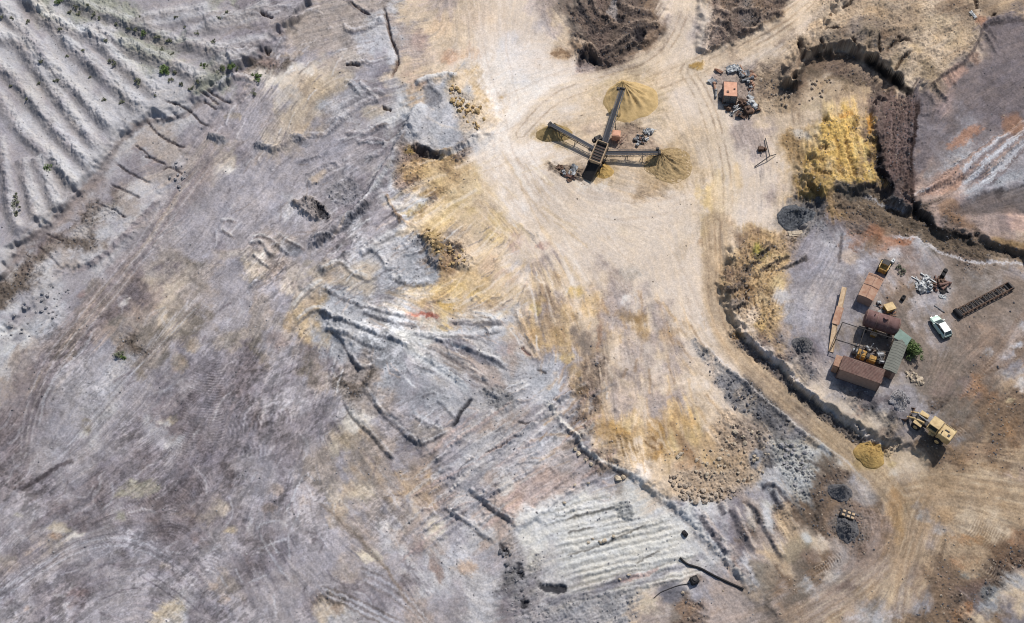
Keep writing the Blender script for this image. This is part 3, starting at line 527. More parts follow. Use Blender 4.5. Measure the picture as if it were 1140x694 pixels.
# ------------------------------------------------------------------ yard and its bank
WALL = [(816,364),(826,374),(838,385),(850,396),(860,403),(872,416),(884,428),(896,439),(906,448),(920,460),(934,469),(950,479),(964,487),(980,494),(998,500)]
stroke([(x-3, y+4) for x, y in WALL], 5, (92,86,88), .8, 1.5, .6); stroke([(x+3, y-3) for x, y in WALL], 3, (200,194,198), .75, 1.8, .7)  # bank's shaded face and its shadow painted dark, rim painted pale
area([(882,264),(940,248),(962,300),(952,400),(905,425),(868,372)], (148,140,143), .45, 10, 2, tex=.5); area([(985,285),(1140,300),(1150,420),(1060,440),(1010,400)], (138,122,110), .4, 14, 2, tex=.4)
area([(x-8, y+8) for x, y in WALL]+[(x+6, y-6) for x, y in WALL[::-1]], None, 0, 3, rough=1.2)
area([(802,300),(815,275),(850,262),(880,262),(900,250),(880,285),(860,320),(870,355),(858,372),(836,366),(815,345)], (176,146,102), .55, 6, 2, rough=1.2, tex=.4)
for x, y, rx, ry, c in [(812,320,7,5,(84,74,70)),(822,316,6,3,(98,92,96)),(835,322,5,3,(110,84,54)),(812,302,8,8,(130,108,90)),(848,284,9,4,(120,110,70)),(862,290,14,6,(214,186,134)),(830,300,8,5,(120,106,92)),(820,340,10,7,(140,130,124)),(865,318,8,8,(220,192,138)),(848,335,8,8,(212,184,140)),(845,360,8,10,(212,178,112)),(870,330,10,8,(200,196,200)),(875,350,9,6,(196,192,196)),
    (830,352,8,4,(110,80,50)),(822,375,8,3,(130,100,60)),(888,380,10,8,(128,126,140)),(855,275,10,3,(110,96,80)),(842,278,5,5,(170,160,70)),(900,300,16,8,(150,146,156)),(920,285,10,6,(170,166,176)),(890,340,16,20,(166,160,166)),(920,250,12,6,(150,152,162)),(920,262,8,8,(132,130,140)),(945,285,10,8,(196,176,156)),(905,330,8,12,(190,184,186)),(950,265,14,8,(158,116,86)),(970,262,12,10,(152,106,78)),(1000,268,18,6,(164,106,72)),(985,275,16,8,(168,130,108)),(1010,290,14,12,(134,116,108)),(995,285,8,9,(196,190,194)),(1020,310,14,4,(176,172,176)),
    (990,320,9,12,(178,172,178)),(960,300,8,10,(186,180,186)),(1025,335,16,8,(186,180,184)),(1020,350,8,20,(178,170,174)),(1095,310,22,14,(160,152,150)),(1110,290,20,8,(178,170,170)),(1065,350,16,10,(140,124,110)),(1090,380,24,20,(146,126,110)),(1098,392,5,6,(206,204,214)),(1130,385,10,4,(210,208,216)),(1120,395,9,6,(190,186,196)),(1140,362,6,6,(204,202,210)),(1130,410,14,8,(124,116,122)),(1090,440,22,9,(168,126,92)),(1085,425,7,9,(176,128,88)),
    (1138,430,8,9,(212,206,206)),(1125,447,6,3,(196,176,140)),(1090,443,5,5,(104,98,104)),(1060,430,22,14,(138,120,112)),(950,440,16,8,(138,126,122)),(985,455,12,6,(166,160,164)),(930,440,12,8,(166,158,162)),(900,400,14,12,(152,140,138)),(925,330,14,18,(158,150,152)),(925,420,10,14,(164,156,158)),(985,480,12,6,(158,140,126)),(950,455,14,5,(172,142,124)),(1010,425,14,10,(158,148,142)),(975,436,10,5,(150,142,140))]:
    area([(x-rx,y+ry*.3),(x-rx*.4,y-ry),(x+rx*.7,y-ry*.8),(x+rx,y+ry*.3),(x+rx*.2,y+ry)], c, .68, min(rx, ry)*.45, 2.4, tex=.35)
for q in [[(846,300),(862,292),(880,284)],[(830,297),(838,290),(850,288)],[(806,322),(816,324),(826,314),(832,304)],[(838,284),(848,282),(858,272)],[(815,345),(825,340),(832,335)],[(858,300),(880,295),(900,283)]]:
    saw(q, .8, 3, 5, 1.5); stroke([(x, y+2.5) for x, y in q], 1.6, (70,64,62), .7, 1.5)
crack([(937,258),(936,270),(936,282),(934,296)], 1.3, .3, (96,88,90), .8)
for q in [[(1150,340),(1130,362),(1110,392),(1085,430),(1062,462)],[(1130,395),(1105,425),(1085,455),(1070,480)]]:
    tread(q, 3.2, 2.6, 14, .04); stroke(q, 3.2, (132,108,86), .3, .5)
tread([(1055,455),(1070,440),(1082,425)], 4, 2.6, 14, .04); tread([(1062,490),(1078,468)], 6, 2.4, 16, .03)
tread([(1075,585),(1110,606),(1145,635)], 14, 2.5, 15, .05); tread([(1100,632),(1150,660)], 9, 3.2, 18, .05); tread([(1080,620),(1110,650)], 5, 3, 13, .04)
tread([(905,640),(925,625),(950,605),(975,590)], 6, 2.2, 13, .04); tread([(912,635),(940,618)], 5, 2.4, 14, .04); tread([(940,605),(960,592),(985,585)], 3, 2.2, 12, .03); tread([(860,672),(885,660),(912,645)], 5, 2.2, 13, .03)
area([(1098,606),(1118,600),(1142,618),(1140,640),(1112,632)], (112,90,72), .6, 5)
for x, y, rx, ry, c in [(1075,600,18,7,(176,134,94)),(1050,575,12,8,(176,146,112)),(1075,625,14,5,(178,138,104)),(995,565,10,20,(178,140,96)),(1000,590,8,18,(184,146,98)),(1030,577,9,6,(168,166,174)),(1048,592,7,5,(172,170,178)),(1022,565,6,5,(172,158,148)),(1085,655,16,10,(120,100,94)),(1100,660,12,8,(120,126,134)),(1080,640,12,4,(140,146,154)),(1118,666,5,8,(206,192,186)),(1125,680,8,6,(122,114,120)),
    (1075,680,9,8,(206,170,136)),(1078,675,5,6,(150,110,80)),(1062,690,10,8,(180,136,96)),(990,685,18,6,(196,186,190)),(975,675,14,8,(190,180,184)),(960,690,14,6,(186,178,184)),(1020,650,14,20,(142,122,106)),(1050,650,14,16,(130,110,98)),(900,650,14,9,(188,186,192)),(920,640,10,5,(196,182,170)),(1060,500,20,12,(162,132,98)),(1090,500,24,10,(156,130,108)),(1120,480,14,10,(168,128,88)),(1130,525,14,8,(162,146,140)),(995,527,9,4,(226,214,200)),(990,518,8,3,(196,170,110)),
    (1005,535,12,6,(186,168,150)),(1120,500,18,8,(150,118,88)),(1130,600,12,9,(150,112,84)),(1105,520,18,7,(150,124,96)),(840,660,14,10,(168,150,128)),(780,680,18,8,(150,130,112)),(740,685,12,8,(180,170,160)),(720,676,12,8,(196,182,158)),(705,684,8,8,(120,116,124)),(760,680,10,8,(140,112,86)),(880,680,20,10,(166,142,120)),(855,690,20,5,(150,136,128)),(900,620,12,8,(140,118,104)),(935,655,14,6,(126,108,100))]:
    area([(x-rx,y+ry*.3),(x-rx*.4,y-ry),(x+rx*.7,y-ry*.8),(x+rx,y+ry*.3),(x+rx*.2,y+ry)], c, .62, min(rx, ry)*.5, 2.6, tex=.4)
# ------------------------------------------------------------------ dark ramp and the line of the north-east bank
area([(932,205),(960,210),(1000,232),(1040,250),(1080,262),(1140,280),(1220,300),(1220,318),(1140,292),(1085,284),(1040,272),(1000,258),(960,245),(930,225)], (98,86,72), .8, 5, 1.8, rough=1.0)
for o in (-6, 0, 6, 11): stroke([(945,214+o),(985,232+o),(1030,256+o),(1080,271+o),(1140,286+o)], 1.6, (126,110,88) if o % 4 else (74,66,58), .5, 1.4)
stroke([(1015,228),(1022,240),(1040,252),(1060,258),(1085,268)], 3.5, (48,42,40), .85, 1); stroke([(960,218),(985,230),(1012,236)], 2, (190,188,196), .6, 2)  # first stroke paints the shadow along the berm
stroke([(985,262),(1010,264),(1035,272),(1060,284),(1100,292),(1150,294)], 1.8, (208,204,210), .75, 2); stroke([(1100,264),(1130,272),(1160,278)], 4, (150,120,72), .5)
area([(1045,228),(1062,222),(1085,250),(1075,255),(1050,240)], (120,92,66), .6, 3); area([(1075,240),(1110,238),(1140,250),(1140,258),(1090,256)], (160,144,138), .6, 4); area([(1118,232),(1140,234),(1145,256),(1122,252)], (206,172,156), .75, 3); area([(1108,235),(1120,232),(1124,254),(1112,256)], (126,112,110), .6, 3)
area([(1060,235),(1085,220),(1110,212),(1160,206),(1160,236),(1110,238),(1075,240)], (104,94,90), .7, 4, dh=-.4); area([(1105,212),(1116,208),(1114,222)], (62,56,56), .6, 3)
area([(1030,110),(1060,82),(1092,45),(1160,25),(1160,150),(1090,165),(1030,200)], (124,112,110), .5, 12, 2, tex=.4)
for o in range(14):
    stroke([(1012+o*6,222-o*.5),(1042+o*8,202-o*3),(1080+o*9,172-o*4),(1130+o*8,140-o*5)], 1.5+.6*(o % 3), [(206,208,218),(118,104,104),(180,150,132),(218,217,224)][o % 4], .8, 2.2, .8, .15, .5)
    ridge([(1015+o*6,218-o*1.5),(1045+o*8,200-o*4),(1080+o*9,172-o*6)], 2.6, .42, 1.6)
area([(1030,215),(1040,195),(1055,188),(1074,198),(1060,210),(1040,215)], (188,150,128), .75, 3, 2); area([(1056,160),(1085,142),(1090,148),(1062,166)], (176,128,98), .7, 3, 2); area([(1115,130),(1135,125),(1138,150),(1120,150)], (158,112,78), .55, 4, 2)
area([(1050,85),(1070,72),(1078,80),(1060,98)], (186,150,130), .7, 3); area([(1040,120),(1060,100),(1062,112),(1046,130)], (150,132,132), .5, 3)
for k in range(20):                                               # small erosion ribs round the rim of the grey basin
    t = k/19+rs.normal(0, .018); x = 1022+t*74; y = 104-t*78; e = rs.uniform(.3, 1.1)
    ridge([(x+2,y+2),(x+10*e,y+9*e),(x+20*e,y+(22+t*4)*e)], 1.7, .3*e, 1.2); stroke([(x,y+5),(x+8*e,y+12*e),(x+18*e,y+25*e)], 1.1, (92,86,88), .45*e, 1.4)
    x2 = 1018-t*8; y2 = 112+t*110; ridge([(x2+4,y2),(x2+16*e,y2-4),(x2+30*e,y2-10*e)], 1.5, .16, 1.4)
saw([(1022,102),(1045,84),(1068,70),(1085,45),(1092,30),(1110,22),(1150,18)], .9, 6, 8, 1.2); stroke([(1026,104),(1050,86),(1074,70),(1090,45),(1096,32),(1115,26),(1150,22)], 2, (82,74,76), .7, 1)
# brown spoil
area([(966,112),(985,102),(1010,103),(1022,112),(1018,150),(1014,190),(1018,228),(1000,222),(986,205),(978,160),(970,135)], (112,92,86), .8, 3, 1.3, rough=1.2, tex=.15)
area([(962,118),(972,102),(990,100),(985,112),(984,200),(978,160)], (100,86,80), .6, 3, rough=1.0)
for o in range(7): ridge([(990+o*4,112),(987+o*4,150),(985+o*4,200)], 1.6, .35, 1.6); stroke([(990+o*4,112),(987+o*4,150),(985+o*4,200)], 1, (140,120,112) if o % 2 else (84,70,66), .5, 1.5)
stroke([(974,148),(977,165),(980,190),(990,206),(998,214)], 5, (34,30,34), .92, 1, .5); stroke([(1024,108),(1019,140),(1014,175),(1014,190),(1017,215),(1020,236)], 2.5, (52,40,38), .85, 1.6)  # shadow in the gap and on the west-facing cut, painted near black
area([(1005,190),(1018,188),(1020,208),(1008,214)], (84,68,62), .7, 3)
# ochre face
area([(884,206),(889,184),(899,164),(913,150),(917,134),(934,122),(955,119),(968,127),(974,150),(978,196),(984,212),(960,207),(935,206),(916,222),(896,226)], (214,174,92), .85, 3, 2.4, rough=1.0, tex=.4)
area([(884,206),(892,190),(915,185),(930,198),(918,220),(896,226)], (150,122,72), .55, 5, 2.4, tex=.5)
area([(962,62),(1000,70),(1030,95),(1060,75),(1086,50),(1090,0),(1060,-30),(930,-20),(905,20),(870,55),(880,66),(905,62)], (158,140,118), .5, 6, 2.2, rough=.75, tex=.6)
for q, w, c in [([(940,145),(945,170),(955,200)],1.6,(120,92,44)),([(930,150),(935,180),(940,200)],1.3,(150,116,60)),([(955,128),(948,145)],4,(110,86,40)),([(916,135),(925,130)],5,(150,118,60)),([(898,200),(905,212),(915,218)],5,(96,76,46)),([(892,180),(905,175),(920,178)],3,(150,118,68)),([(960,150),(966,180),(972,205)],2.5,(228,200,128)),([(950,150),(955,175)],2,(230,204,134)),([(910,165),(922,160)],3,(128,100,58)),([(935,130),(950,126)],3,(214,156,72)),([(965,126),(970,140),(968,150)],3,(212,150,60)),([(900,188),(930,195)],4,(190,150,84))]:
    stroke(q, w, c, .7, 2); ridge(q, 3, -.5)
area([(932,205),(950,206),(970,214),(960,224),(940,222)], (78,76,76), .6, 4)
area([(790,-30),(785,40),(778,58),(800,51),(845,31),(870,8),(880,-30)], (132,114,102), .75, 4, 2, rough=1.0, tex=.3)
# upper cliff of the eastern plateau
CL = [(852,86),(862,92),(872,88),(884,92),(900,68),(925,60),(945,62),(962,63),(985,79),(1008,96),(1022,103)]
stroke([(x, y-3) for x, y in CL], 1.6, (206,188,160), .7, 1); stroke([(x-1, y+4) for x, y in CL[1:5]], 4, (70,62,56), .8, 2); stroke([(x-1, y+4) for x, y in CL[4:8]], 4, (88,76,62), .7, 2); stroke([(x-2, y+2) for x, y in CL[7:]], 4.5, (36,32,30), .92, 1)  # pale rim, then the shadowed cliff face painted dark beneath
area([(866,86),(880,96),(890,104),(884,108),(872,100)], (60,54,50), .6, 3); area([(850,72),(872,70),(880,84),(862,92),(850,86)], (120,108,98), .5, 4, rough=.9)
for x, y, rx, ry, c in [(908,60,5,7,(62,56,50)),(895,50,6,12,(132,118,100)),(930,50,16,11,(136,122,104)),(965,48,14,12,(140,126,106)),(990,50,10,6,(138,122,104)),(1000,70,12,9,(152,134,108)),(1030,80,12,12,(146,128,100)),(1005,45,14,2,(108,92,78)),(940,33,12,2,(110,98,86)),(948,4,4,5,(84,74,66)),(955,2,8,4,(150,134,116)),(970,20,16,8,(192,164,130)),(1000,25,12,8,(196,170,140)),(1040,25,14,10,(196,176,146)),(1060,45,16,8,(206,184,150)),(1020,55,12,6,(210,184,144)),(1085,65,6,6,(150,120,100)),
    (1100,8,12,9,(136,118,98)),(1125,10,14,9,(176,154,126)),(1092,25,6,6,(176,130,104)),(1045,65,16,8,(190,166,134)),(1075,38,10,6,(186,164,134)),(915,30,14,7,(204,178,146)),(880,50,12,5,(200,176,146)),(920,105,22,7,(182,158,126)),(950,100,18,5,(190,166,132)),(900,118,16,5,(196,176,144)),(870,118,12,8,(150,132,108)),(880,108,12,5,(140,124,104)),(940,92,20,7,(128,112,88)),(905,85,12,8,(104,92,76))]:
    area([(x-rx,y+ry*.3),(x-rx*.4,y-ry),(x+rx*.7,y-ry*.8),(x+rx,y+ry*.3),(x+rx*.2,y+ry)], c, .68, min(rx, ry)*.45, 2.2, tex=.3)
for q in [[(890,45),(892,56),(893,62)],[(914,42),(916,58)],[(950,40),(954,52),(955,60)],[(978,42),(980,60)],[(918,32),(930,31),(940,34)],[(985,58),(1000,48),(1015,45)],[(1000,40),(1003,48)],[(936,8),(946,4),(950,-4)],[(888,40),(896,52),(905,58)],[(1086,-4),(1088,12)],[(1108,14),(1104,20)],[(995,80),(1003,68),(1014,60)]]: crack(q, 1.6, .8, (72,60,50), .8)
for q, h in [([(915,42),(930,38),(950,42)],.7),([(955,42),(968,36),(980,48)],.7),([(985,52),(1000,50),(1015,45)],.5),([(1025,100),(1040,92),(1060,78)],.4),([(1000,64),(1016,58),(1030,66),(1045,75)],.4)]: ridge(q, 6, h)
for k in range(60):
    x = rs.uniform(960, 1085); y = rs.uniform(5, 90)
    if y > 100-(x-1020)*1.1: continue
    a = R(-25)+rs.normal(0, .5); L = rs.uniform(4, 12); ridge([(x-L*math.cos(a),y-L*math.sin(a)),(x,y),(x+L*math.cos(a),y+L*math.sin(a))], rs.uniform(2, 4), rs.uniform(.15, .4), 1.5)
# ------------------------------------------------------------------ north: brown spoil beside the roads
for q, h in [([(640,5),(650,15),(658,25),(663,38)],1.0),([(655,-5),(668,14),(684,26)],1.1),([(642,70),(648,55),(656,52),(666,60)],1.0),([(668,58),(690,46),(715,36)],.9),([(690,30),(705,35),(718,30),(735,26)],.9),([(700,55),(712,40),(722,48)],.7),([(615,58),(628,56),(638,60)],.5),([(684,-5),(700,10),(730,15)],.7),([(690,30),(712,25),(736,28)],.6),([(668,35),(675,28),(690,26)],.7),
    ([(783,45),(786,32),(796,25),(808,27),(816,38)],.8),([(788,42),(795,32),(806,36),(812,44)],.6),([(815,40),(813,20),(818,12),(832,14),(845,12),(849,22),(846,32),(832,36),(822,30)],.9),([(850,20),(862,14),(872,16)],.6),([(790,15),(800,12),(812,18)],.5),([(852,-5),(868,2),(880,-5)],.5)]:
    saw(q, h*.95, 5, 6, 1.5); stroke([(x-1, y+3) for x, y in q], 2.0, (70,62,62), .6, 2); stroke([(x, y-2) for x, y in q], 1.6, (178,158,138), .5, 1.5)
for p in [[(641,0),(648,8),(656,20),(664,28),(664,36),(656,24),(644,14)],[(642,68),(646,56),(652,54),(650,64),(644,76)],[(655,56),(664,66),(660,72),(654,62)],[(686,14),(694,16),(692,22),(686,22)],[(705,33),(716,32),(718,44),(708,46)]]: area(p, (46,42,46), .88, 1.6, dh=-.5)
area([(820,16),(842,18),(844,28),(830,32),(822,26)], (118,108,104), .7, 2, dh=-.5); area([(675,15),(684,0),(688,8),(684,22)], (210,208,216), .4, 1.5)
area([(614,58),(625,56),(636,60),(628,66),(616,64)], (160,124,84), .6, 3); area([(640,68),(660,74),(655,82),(640,80)], (140,124,122), .6, 3, rough=.8)
area([(767,73),(775,70),(784,69),(780,75),(770,76)], (178,136,62), .85, 2, dh=.15)
# around the screening plant
for x, y, rx, ry, c in [(704,112,36,32,(200,176,136)),(617,151,27,13,(184,158,114)),(748,186,36,27,(188,162,124)),(672,192,18,14,(198,168,118)),(968,507,22,17,(186,158,108)),(936,550,17,13,(120,112,110)),(943,588,19,18,(122,114,112)),(686,106,30,14,(206,184,146)),(735,206,8,5,(170,140,100)),(672,207,14,6,(206,180,140)),(885,243,25,19,(138,132,130))]:
    area([(x-rx,y+ry*.3),(x-rx*.5,y-ry*.9),(x+rx*.6,y-ry*.9),(x+rx,y+ry*.2),(x+rx*.2,y+ry)], c, .7, min(rx, ry)*.4, 2.2, tex=.35)
area([(640,112),(690,102),(735,110),(760,130),(800,150),(780,190),(740,205),(680,212),(640,195)], (198,176,146), .4, 12)
area([(612,182),(630,186),(646,190),(650,204),(632,198),(616,192)], (110,96,84), .75, 3, 2, rough=1.2); area([(632,198),(648,206),(680,206),(676,211),(645,212)], (228,220,210), .7, 2.5, 2)
area([(645,140),(660,135),(672,140),(660,150),(648,148)], (176,156,140), .5, 4); area([(655,205),(690,214),(684,222),(655,215)], (178,166,156), .4, 6)
area([(672,150),(700,142),(720,148),(735,165),(720,172),(690,172)], (160,138,120), .6, 5, rough=.6)
# scrap corner
area([(798,82),(815,72),(835,78),(840,95),(836,120),(820,132),(806,122),(798,105)], (150,134,120), .6, 5, rough=.7)
area([(838,80),(870,82),(880,100),(870,130),(845,128),(838,110)], (160,140,114), .5, 6, rough=.8)
area([(880,145),(890,143),(902,150),(900,156),(886,152)], (212,206,198), .7, 3)

# ------------------------------------------------------------------ overall texture
RGH = np.clip(RGH, 0.04, 1.6)
rf = np.clip(RGH, .1, 1.0)
crag2 = -np.abs(lic(noise(45, 1.0, 18, 1.0), 12, 1.0)); crag2 -= crag2.mean()
crag = -np.abs(noise(44, 1.25, 34, 1.2)); crag -= crag.mean()
HD = HD+RGH*(noise(41, 1.3, 22, 1.1)*0.10+noise(42, 0.6, 8, 0.6)*0.05)+np.clip(RGH-.35, 0, 1.2)*(crag*.16+crag2*.15)+streak1*0.007*np.clip(RGH*3, .4, 1)+fb3*0.05*rf
calm = sst(COL.mean(-1), 170, 205)                               # the packed pale ground is smoother
fleck = np.tanh(3.2*noise(85, 1.15, 34, 1.1, 2.6, R(-36))+.35); dk2 = np.clip(.55+.5*noise(86, 1.8, 160, 30), .1, 1.3)
lumv = 1+0.030*fb1*(1-.4*calm)+0.028*fb2*(1-.5*calm)+0.026*streak1*(1-.6*calm)+0.020*streak2*(1-.6*calm)+0.032*fine*(1-.45*calm)+0.024*noise(43, .8, 14, 1)
two = np.tanh(1.6*(noise(81, 1.3, 36, 1.5)+streak2*.35)); two2 = np.tanh(2.0*(noise(82, .9, 12, 1.0)+streak1*.5))
dk = 1-sst(COL.mean(-1), 118, 165)
se = sst(UU, 800, 920)*sst(VV, 380, 500); COL = COL*(1-.075*se[..., None]*np.array([1, .97, 1.12], np.float32)); wf = sst(UU, 380, 480)*0
wst = 1-sst(UU, 400, 470); COL = COL*(1-.035*wst*sst(VV, 250, 380))[..., None]; lm = COL.mean(-1, keepdims=True); COL = lm+(COL-lm)*(1-.28*(wst*sst(COL[..., 0]-COL[..., 2], 6, 25))[..., None])
nw = sst(np.minimum(300-UU-VV*.6, 400), -40, 40)          # the furrowed spoil is even in tone
lumv = 1+(lumv-1)*(1-.45*nw)*(1-.25*calm)+(.035*two+.022*two2)*(1-.75*calm)*(1-.7*nw)+dk*(.04*two+.04*two2)*(UU < 560)+.115*fleck*dk2*(1-sst(UU, 420, 520))*sst(VV+UU*.5, 330, 420)
COL = COL*lumv[..., None]
hue = noise(51, 1.5, 80, 3)*0.6+streak2*.5+noise(52, 1, 20, 1.5)*.4
COL[..., 0] *= 1+0.006*hue; COL[..., 2] *= 1-0.012*hue
lm = COL.mean(-1, keepdims=True); cl_ = np.clip((COL[..., 2:]-COL[..., 1:2]+4)/8, 0, 1); COL = lm+(COL-lm)*(1-.12*cl_-.35*np.clip((COL[..., 2:]-COL[..., :1]-3)/10, 0, 1)); rb = COL[..., :1]-COL[..., 2:]; wm = sst(rb, 12, 32); COL = lm+(COL-lm)*(1-.08*wm-.10*sst(rb, 50, 90)); COL[..., 1] -= 1.8*wm[..., 0]
COL = np.clip(COL, 8, 246)
spk = noise(61, 0.1, 4, .4)
COL += ((spk > 3.0)*24.0-(spk < -2.9)*34.0*np.clip(RGH*2.4, .3, 1))[..., None]
COL = np.clip(COL, 8, 248)

# ------------------------------------------------------------------ ground mesh
CP = np.array(cam.location); cT, sT = math.cos(TILT), math.sin(TILT)
def proj(x, y, z):
    ry = y-CP[1]; rz = z-CP[2]
    yc = ry*cT+rz*sT; dep = ry*sT-rz*cT
    return 570+FOC*x/dep, 347-FOC*yc/dep
def solve_uv(x, y):
    h = np.zeros_like(x)
    for k in range(7):
        u, v_ = proj(x, y, h); h = h*.4+.6*bil(HB, u, v_)
    return u, v_, h
def height(x, y):
    x = np.atleast_1d(np.asarray(x, float)); y = np.atleast_1d(np.asarray(y, float))
    u, v_, h = solve_uv(x, y); return bil(HB, u, v_)+bil(HD, u, v_)
def ground_at(u, v_, lift=0.0):
    """the point of the ground seen at a photo position"""
    a = (u-570)/FOC; b = (347-v_)/FOC
    d = np.array([a, b*cT+sT, b*sT-cT]); z = 1.5
    for k in range(9):
        t = (z-CP[2])/d[2]; p = CP+d*t; z = .5*z+.5*(float(height(p[0], p[1])[0])+lift)
    t = (z-CP[2])/d[2]; p = CP+d*t
    return Vector((p[0], p[1], float(height(p[0], p[1])[0])))
def link_mesh(name, verts, faces, mat=None, parent=None, smooth_=False):
    me = bpy.data.meshes.new(name); me.from_pydata(verts, [], faces); me.update()
    o = bpy.data.objects.new(name, me); C.objects.link(o)
    if mat: me.materials.append(mat)
    if parent: o.parent = parent
    if smooth_: me.polygons.foreach_set('use_smooth', [True]*len(me.polygons))
    return o
def grid_mesh(name, xs, ys, mat, hole=None):
    X, Y = np.meshgrid(xs, ys); ny, nx = X.shape
    Hh = np.empty(X.shape, np.float32); Cc = np.empty(X.shape+(4,), np.float32); Cc[..., 3] = 1
    U_, V_, _ = solve_uv(X, Y)
    Hh = bil(HB, U_, V_)+bil(HD, U_, V_); Cc[..., :3] = alb(bil(COL, U_, V_))
    me = bpy.data.meshes.new(name)
    n = nx*ny; me.vertices.add(n)
    co = np.stack([X, Y, Hh], -1).astype(np.float32).reshape(-1); me.vertices.foreach_set('co', co)
    idx = np.arange(n, dtype=np.int32).reshape(ny, nx)
    f = np.stack([idx[:-1, :-1], idx[:-1, 1:], idx[1:, 1:], idx[1:, :-1]], -1).reshape(-1, 4)
    if hole is not None:
        cx = X[:-1, :-1].reshape(-1); cy = Y[:-1, :-1].reshape(-1); cx2 = X[1:, 1:].reshape(-1); cy2 = Y[1:, 1:].reshape(-1)
        keep = ~((cx >= hole[0]-1e-3) & (cx2 <= hole[1]+1e-3) & (cy >= hole[2]-1e-3) & (cy2 <= hole[3]+1e-3)); f = f[keep]
    m = len(f); me.loops.add(m*4); me.loops.foreach_set('vertex_index', f.reshape(-1).astype(np.int32))
    me.polygons.add(m); me.polygons.foreach_set('loop_start', np.arange(0, m*4, 4, dtype=np.int32))
    me.polygons.foreach_set('use_smooth', np.ones(m, bool))
    me.update(calc_edges=True)
    at = me.color_attributes.new('soil', 'FLOAT_COLOR', 'POINT'); at.data.foreach_set('color', Cc.reshape(-1))
    o = bpy.data.objects.new(name, me); C.objects.link(o); me.materials.append(mat); return o
def node_mat(name, rough=0.9):
    m = bpy.data.materials.new(name); m.use_nodes = True; t = m.node_tree; b = t.nodes['Principled BSDF']
    b.inputs['Roughness'].default_value = rough; b.inputs['Specular IOR Level'].default_value = 0.2
    return m, t, b
gm, gt, gb = node_mat('quarry_soil', 0.95); gb.inputs['Specular IOR Level'].default_value = 0.12
ga = gt.nodes.new('ShaderNodeVertexColor'); ga.layer_name = 'soil'
n1 = gt.nodes.new('ShaderNodeTexNoise'); n1.inputs['Scale'].default_value = 4.0; n1.inputs['Detail'].default_value = 6; n1.inputs['Roughness'].default_value = .7
tc = gt.nodes.new('ShaderNodeTexCoord'); gt.links.new(tc.outputs['Object'], n1.inputs['Vector'])
mr = gt.nodes.new('ShaderNodeMapRange'); mr.inputs[1].default_value = .25; mr.inputs[2].default_value = .75; mr.inputs[3].default_value = .78; mr.inputs[4].default_value = 1.22
gt.links.new(n1.outputs['Fac'], mr.inputs[0])
mx = gt.nodes.new('ShaderNodeVectorMath'); mx.operation = 'MULTIPLY'; gt.links.new(ga.outputs['Color'], mx.inputs[0]); gt.links.new(mr.outputs[0], mx.inputs[1]); gt.links.new(mx.outputs[0], gb.inputs['Base Color'])
n2 = gt.nodes.new('ShaderNodeTexNoise'); n2.inputs['Scale'].default_value = 2.2; n2.inputs['Detail'].default_value = 8; n2.inputs['Roughness'].default_value = .75; gt.links.new(tc.outputs['Object'], n2.inputs['Vector'])
bp = gt.nodes.new('ShaderNodeBump'); bp.inputs['Strength'].default_value = .6; bp.inputs['Distance'].default_value = .12; gt.links.new(n2.outputs['Fac'], bp.inputs['Height']); gt.links.new(bp.outputs[0], gb.inputs['Normal'])
X0, X1, Y0, Y1 = -112.0, 112.0, -62.0, 86.0; ST = 0.12
NXg = int(round((X1-X0)/ST/8))*8; NYg = int(round((Y1-Y0)/ST/8))*8
g0 = grid_mesh('quarry_ground', np.linspace(X0, X1, NXg+1), np.linspace(Y0, Y1, NYg+1), gm); g0['kind'] = 'structure'
outer_x = np.concatenate([[-1500,-900,-600,-400], np.arange(-300, X0-1, 1.5), np.linspace(X0, X1, 113), np.arange(X1+1.5, 300, 1.5), [400,600,900,1500]])
outer_y = np.concatenate([[-1500,-900,-600,-400], np.arange(-250, Y0-1, 1.5), np.linspace(Y0, Y1, 75), np.arange(Y1+1.5, 300, 1.5), [400,600,900,1500]])
g1 = grid_mesh('outlying_ground', outer_x, outer_y, gm, (X0, X1, Y0, Y1)); g1['kind'] = 'structure'

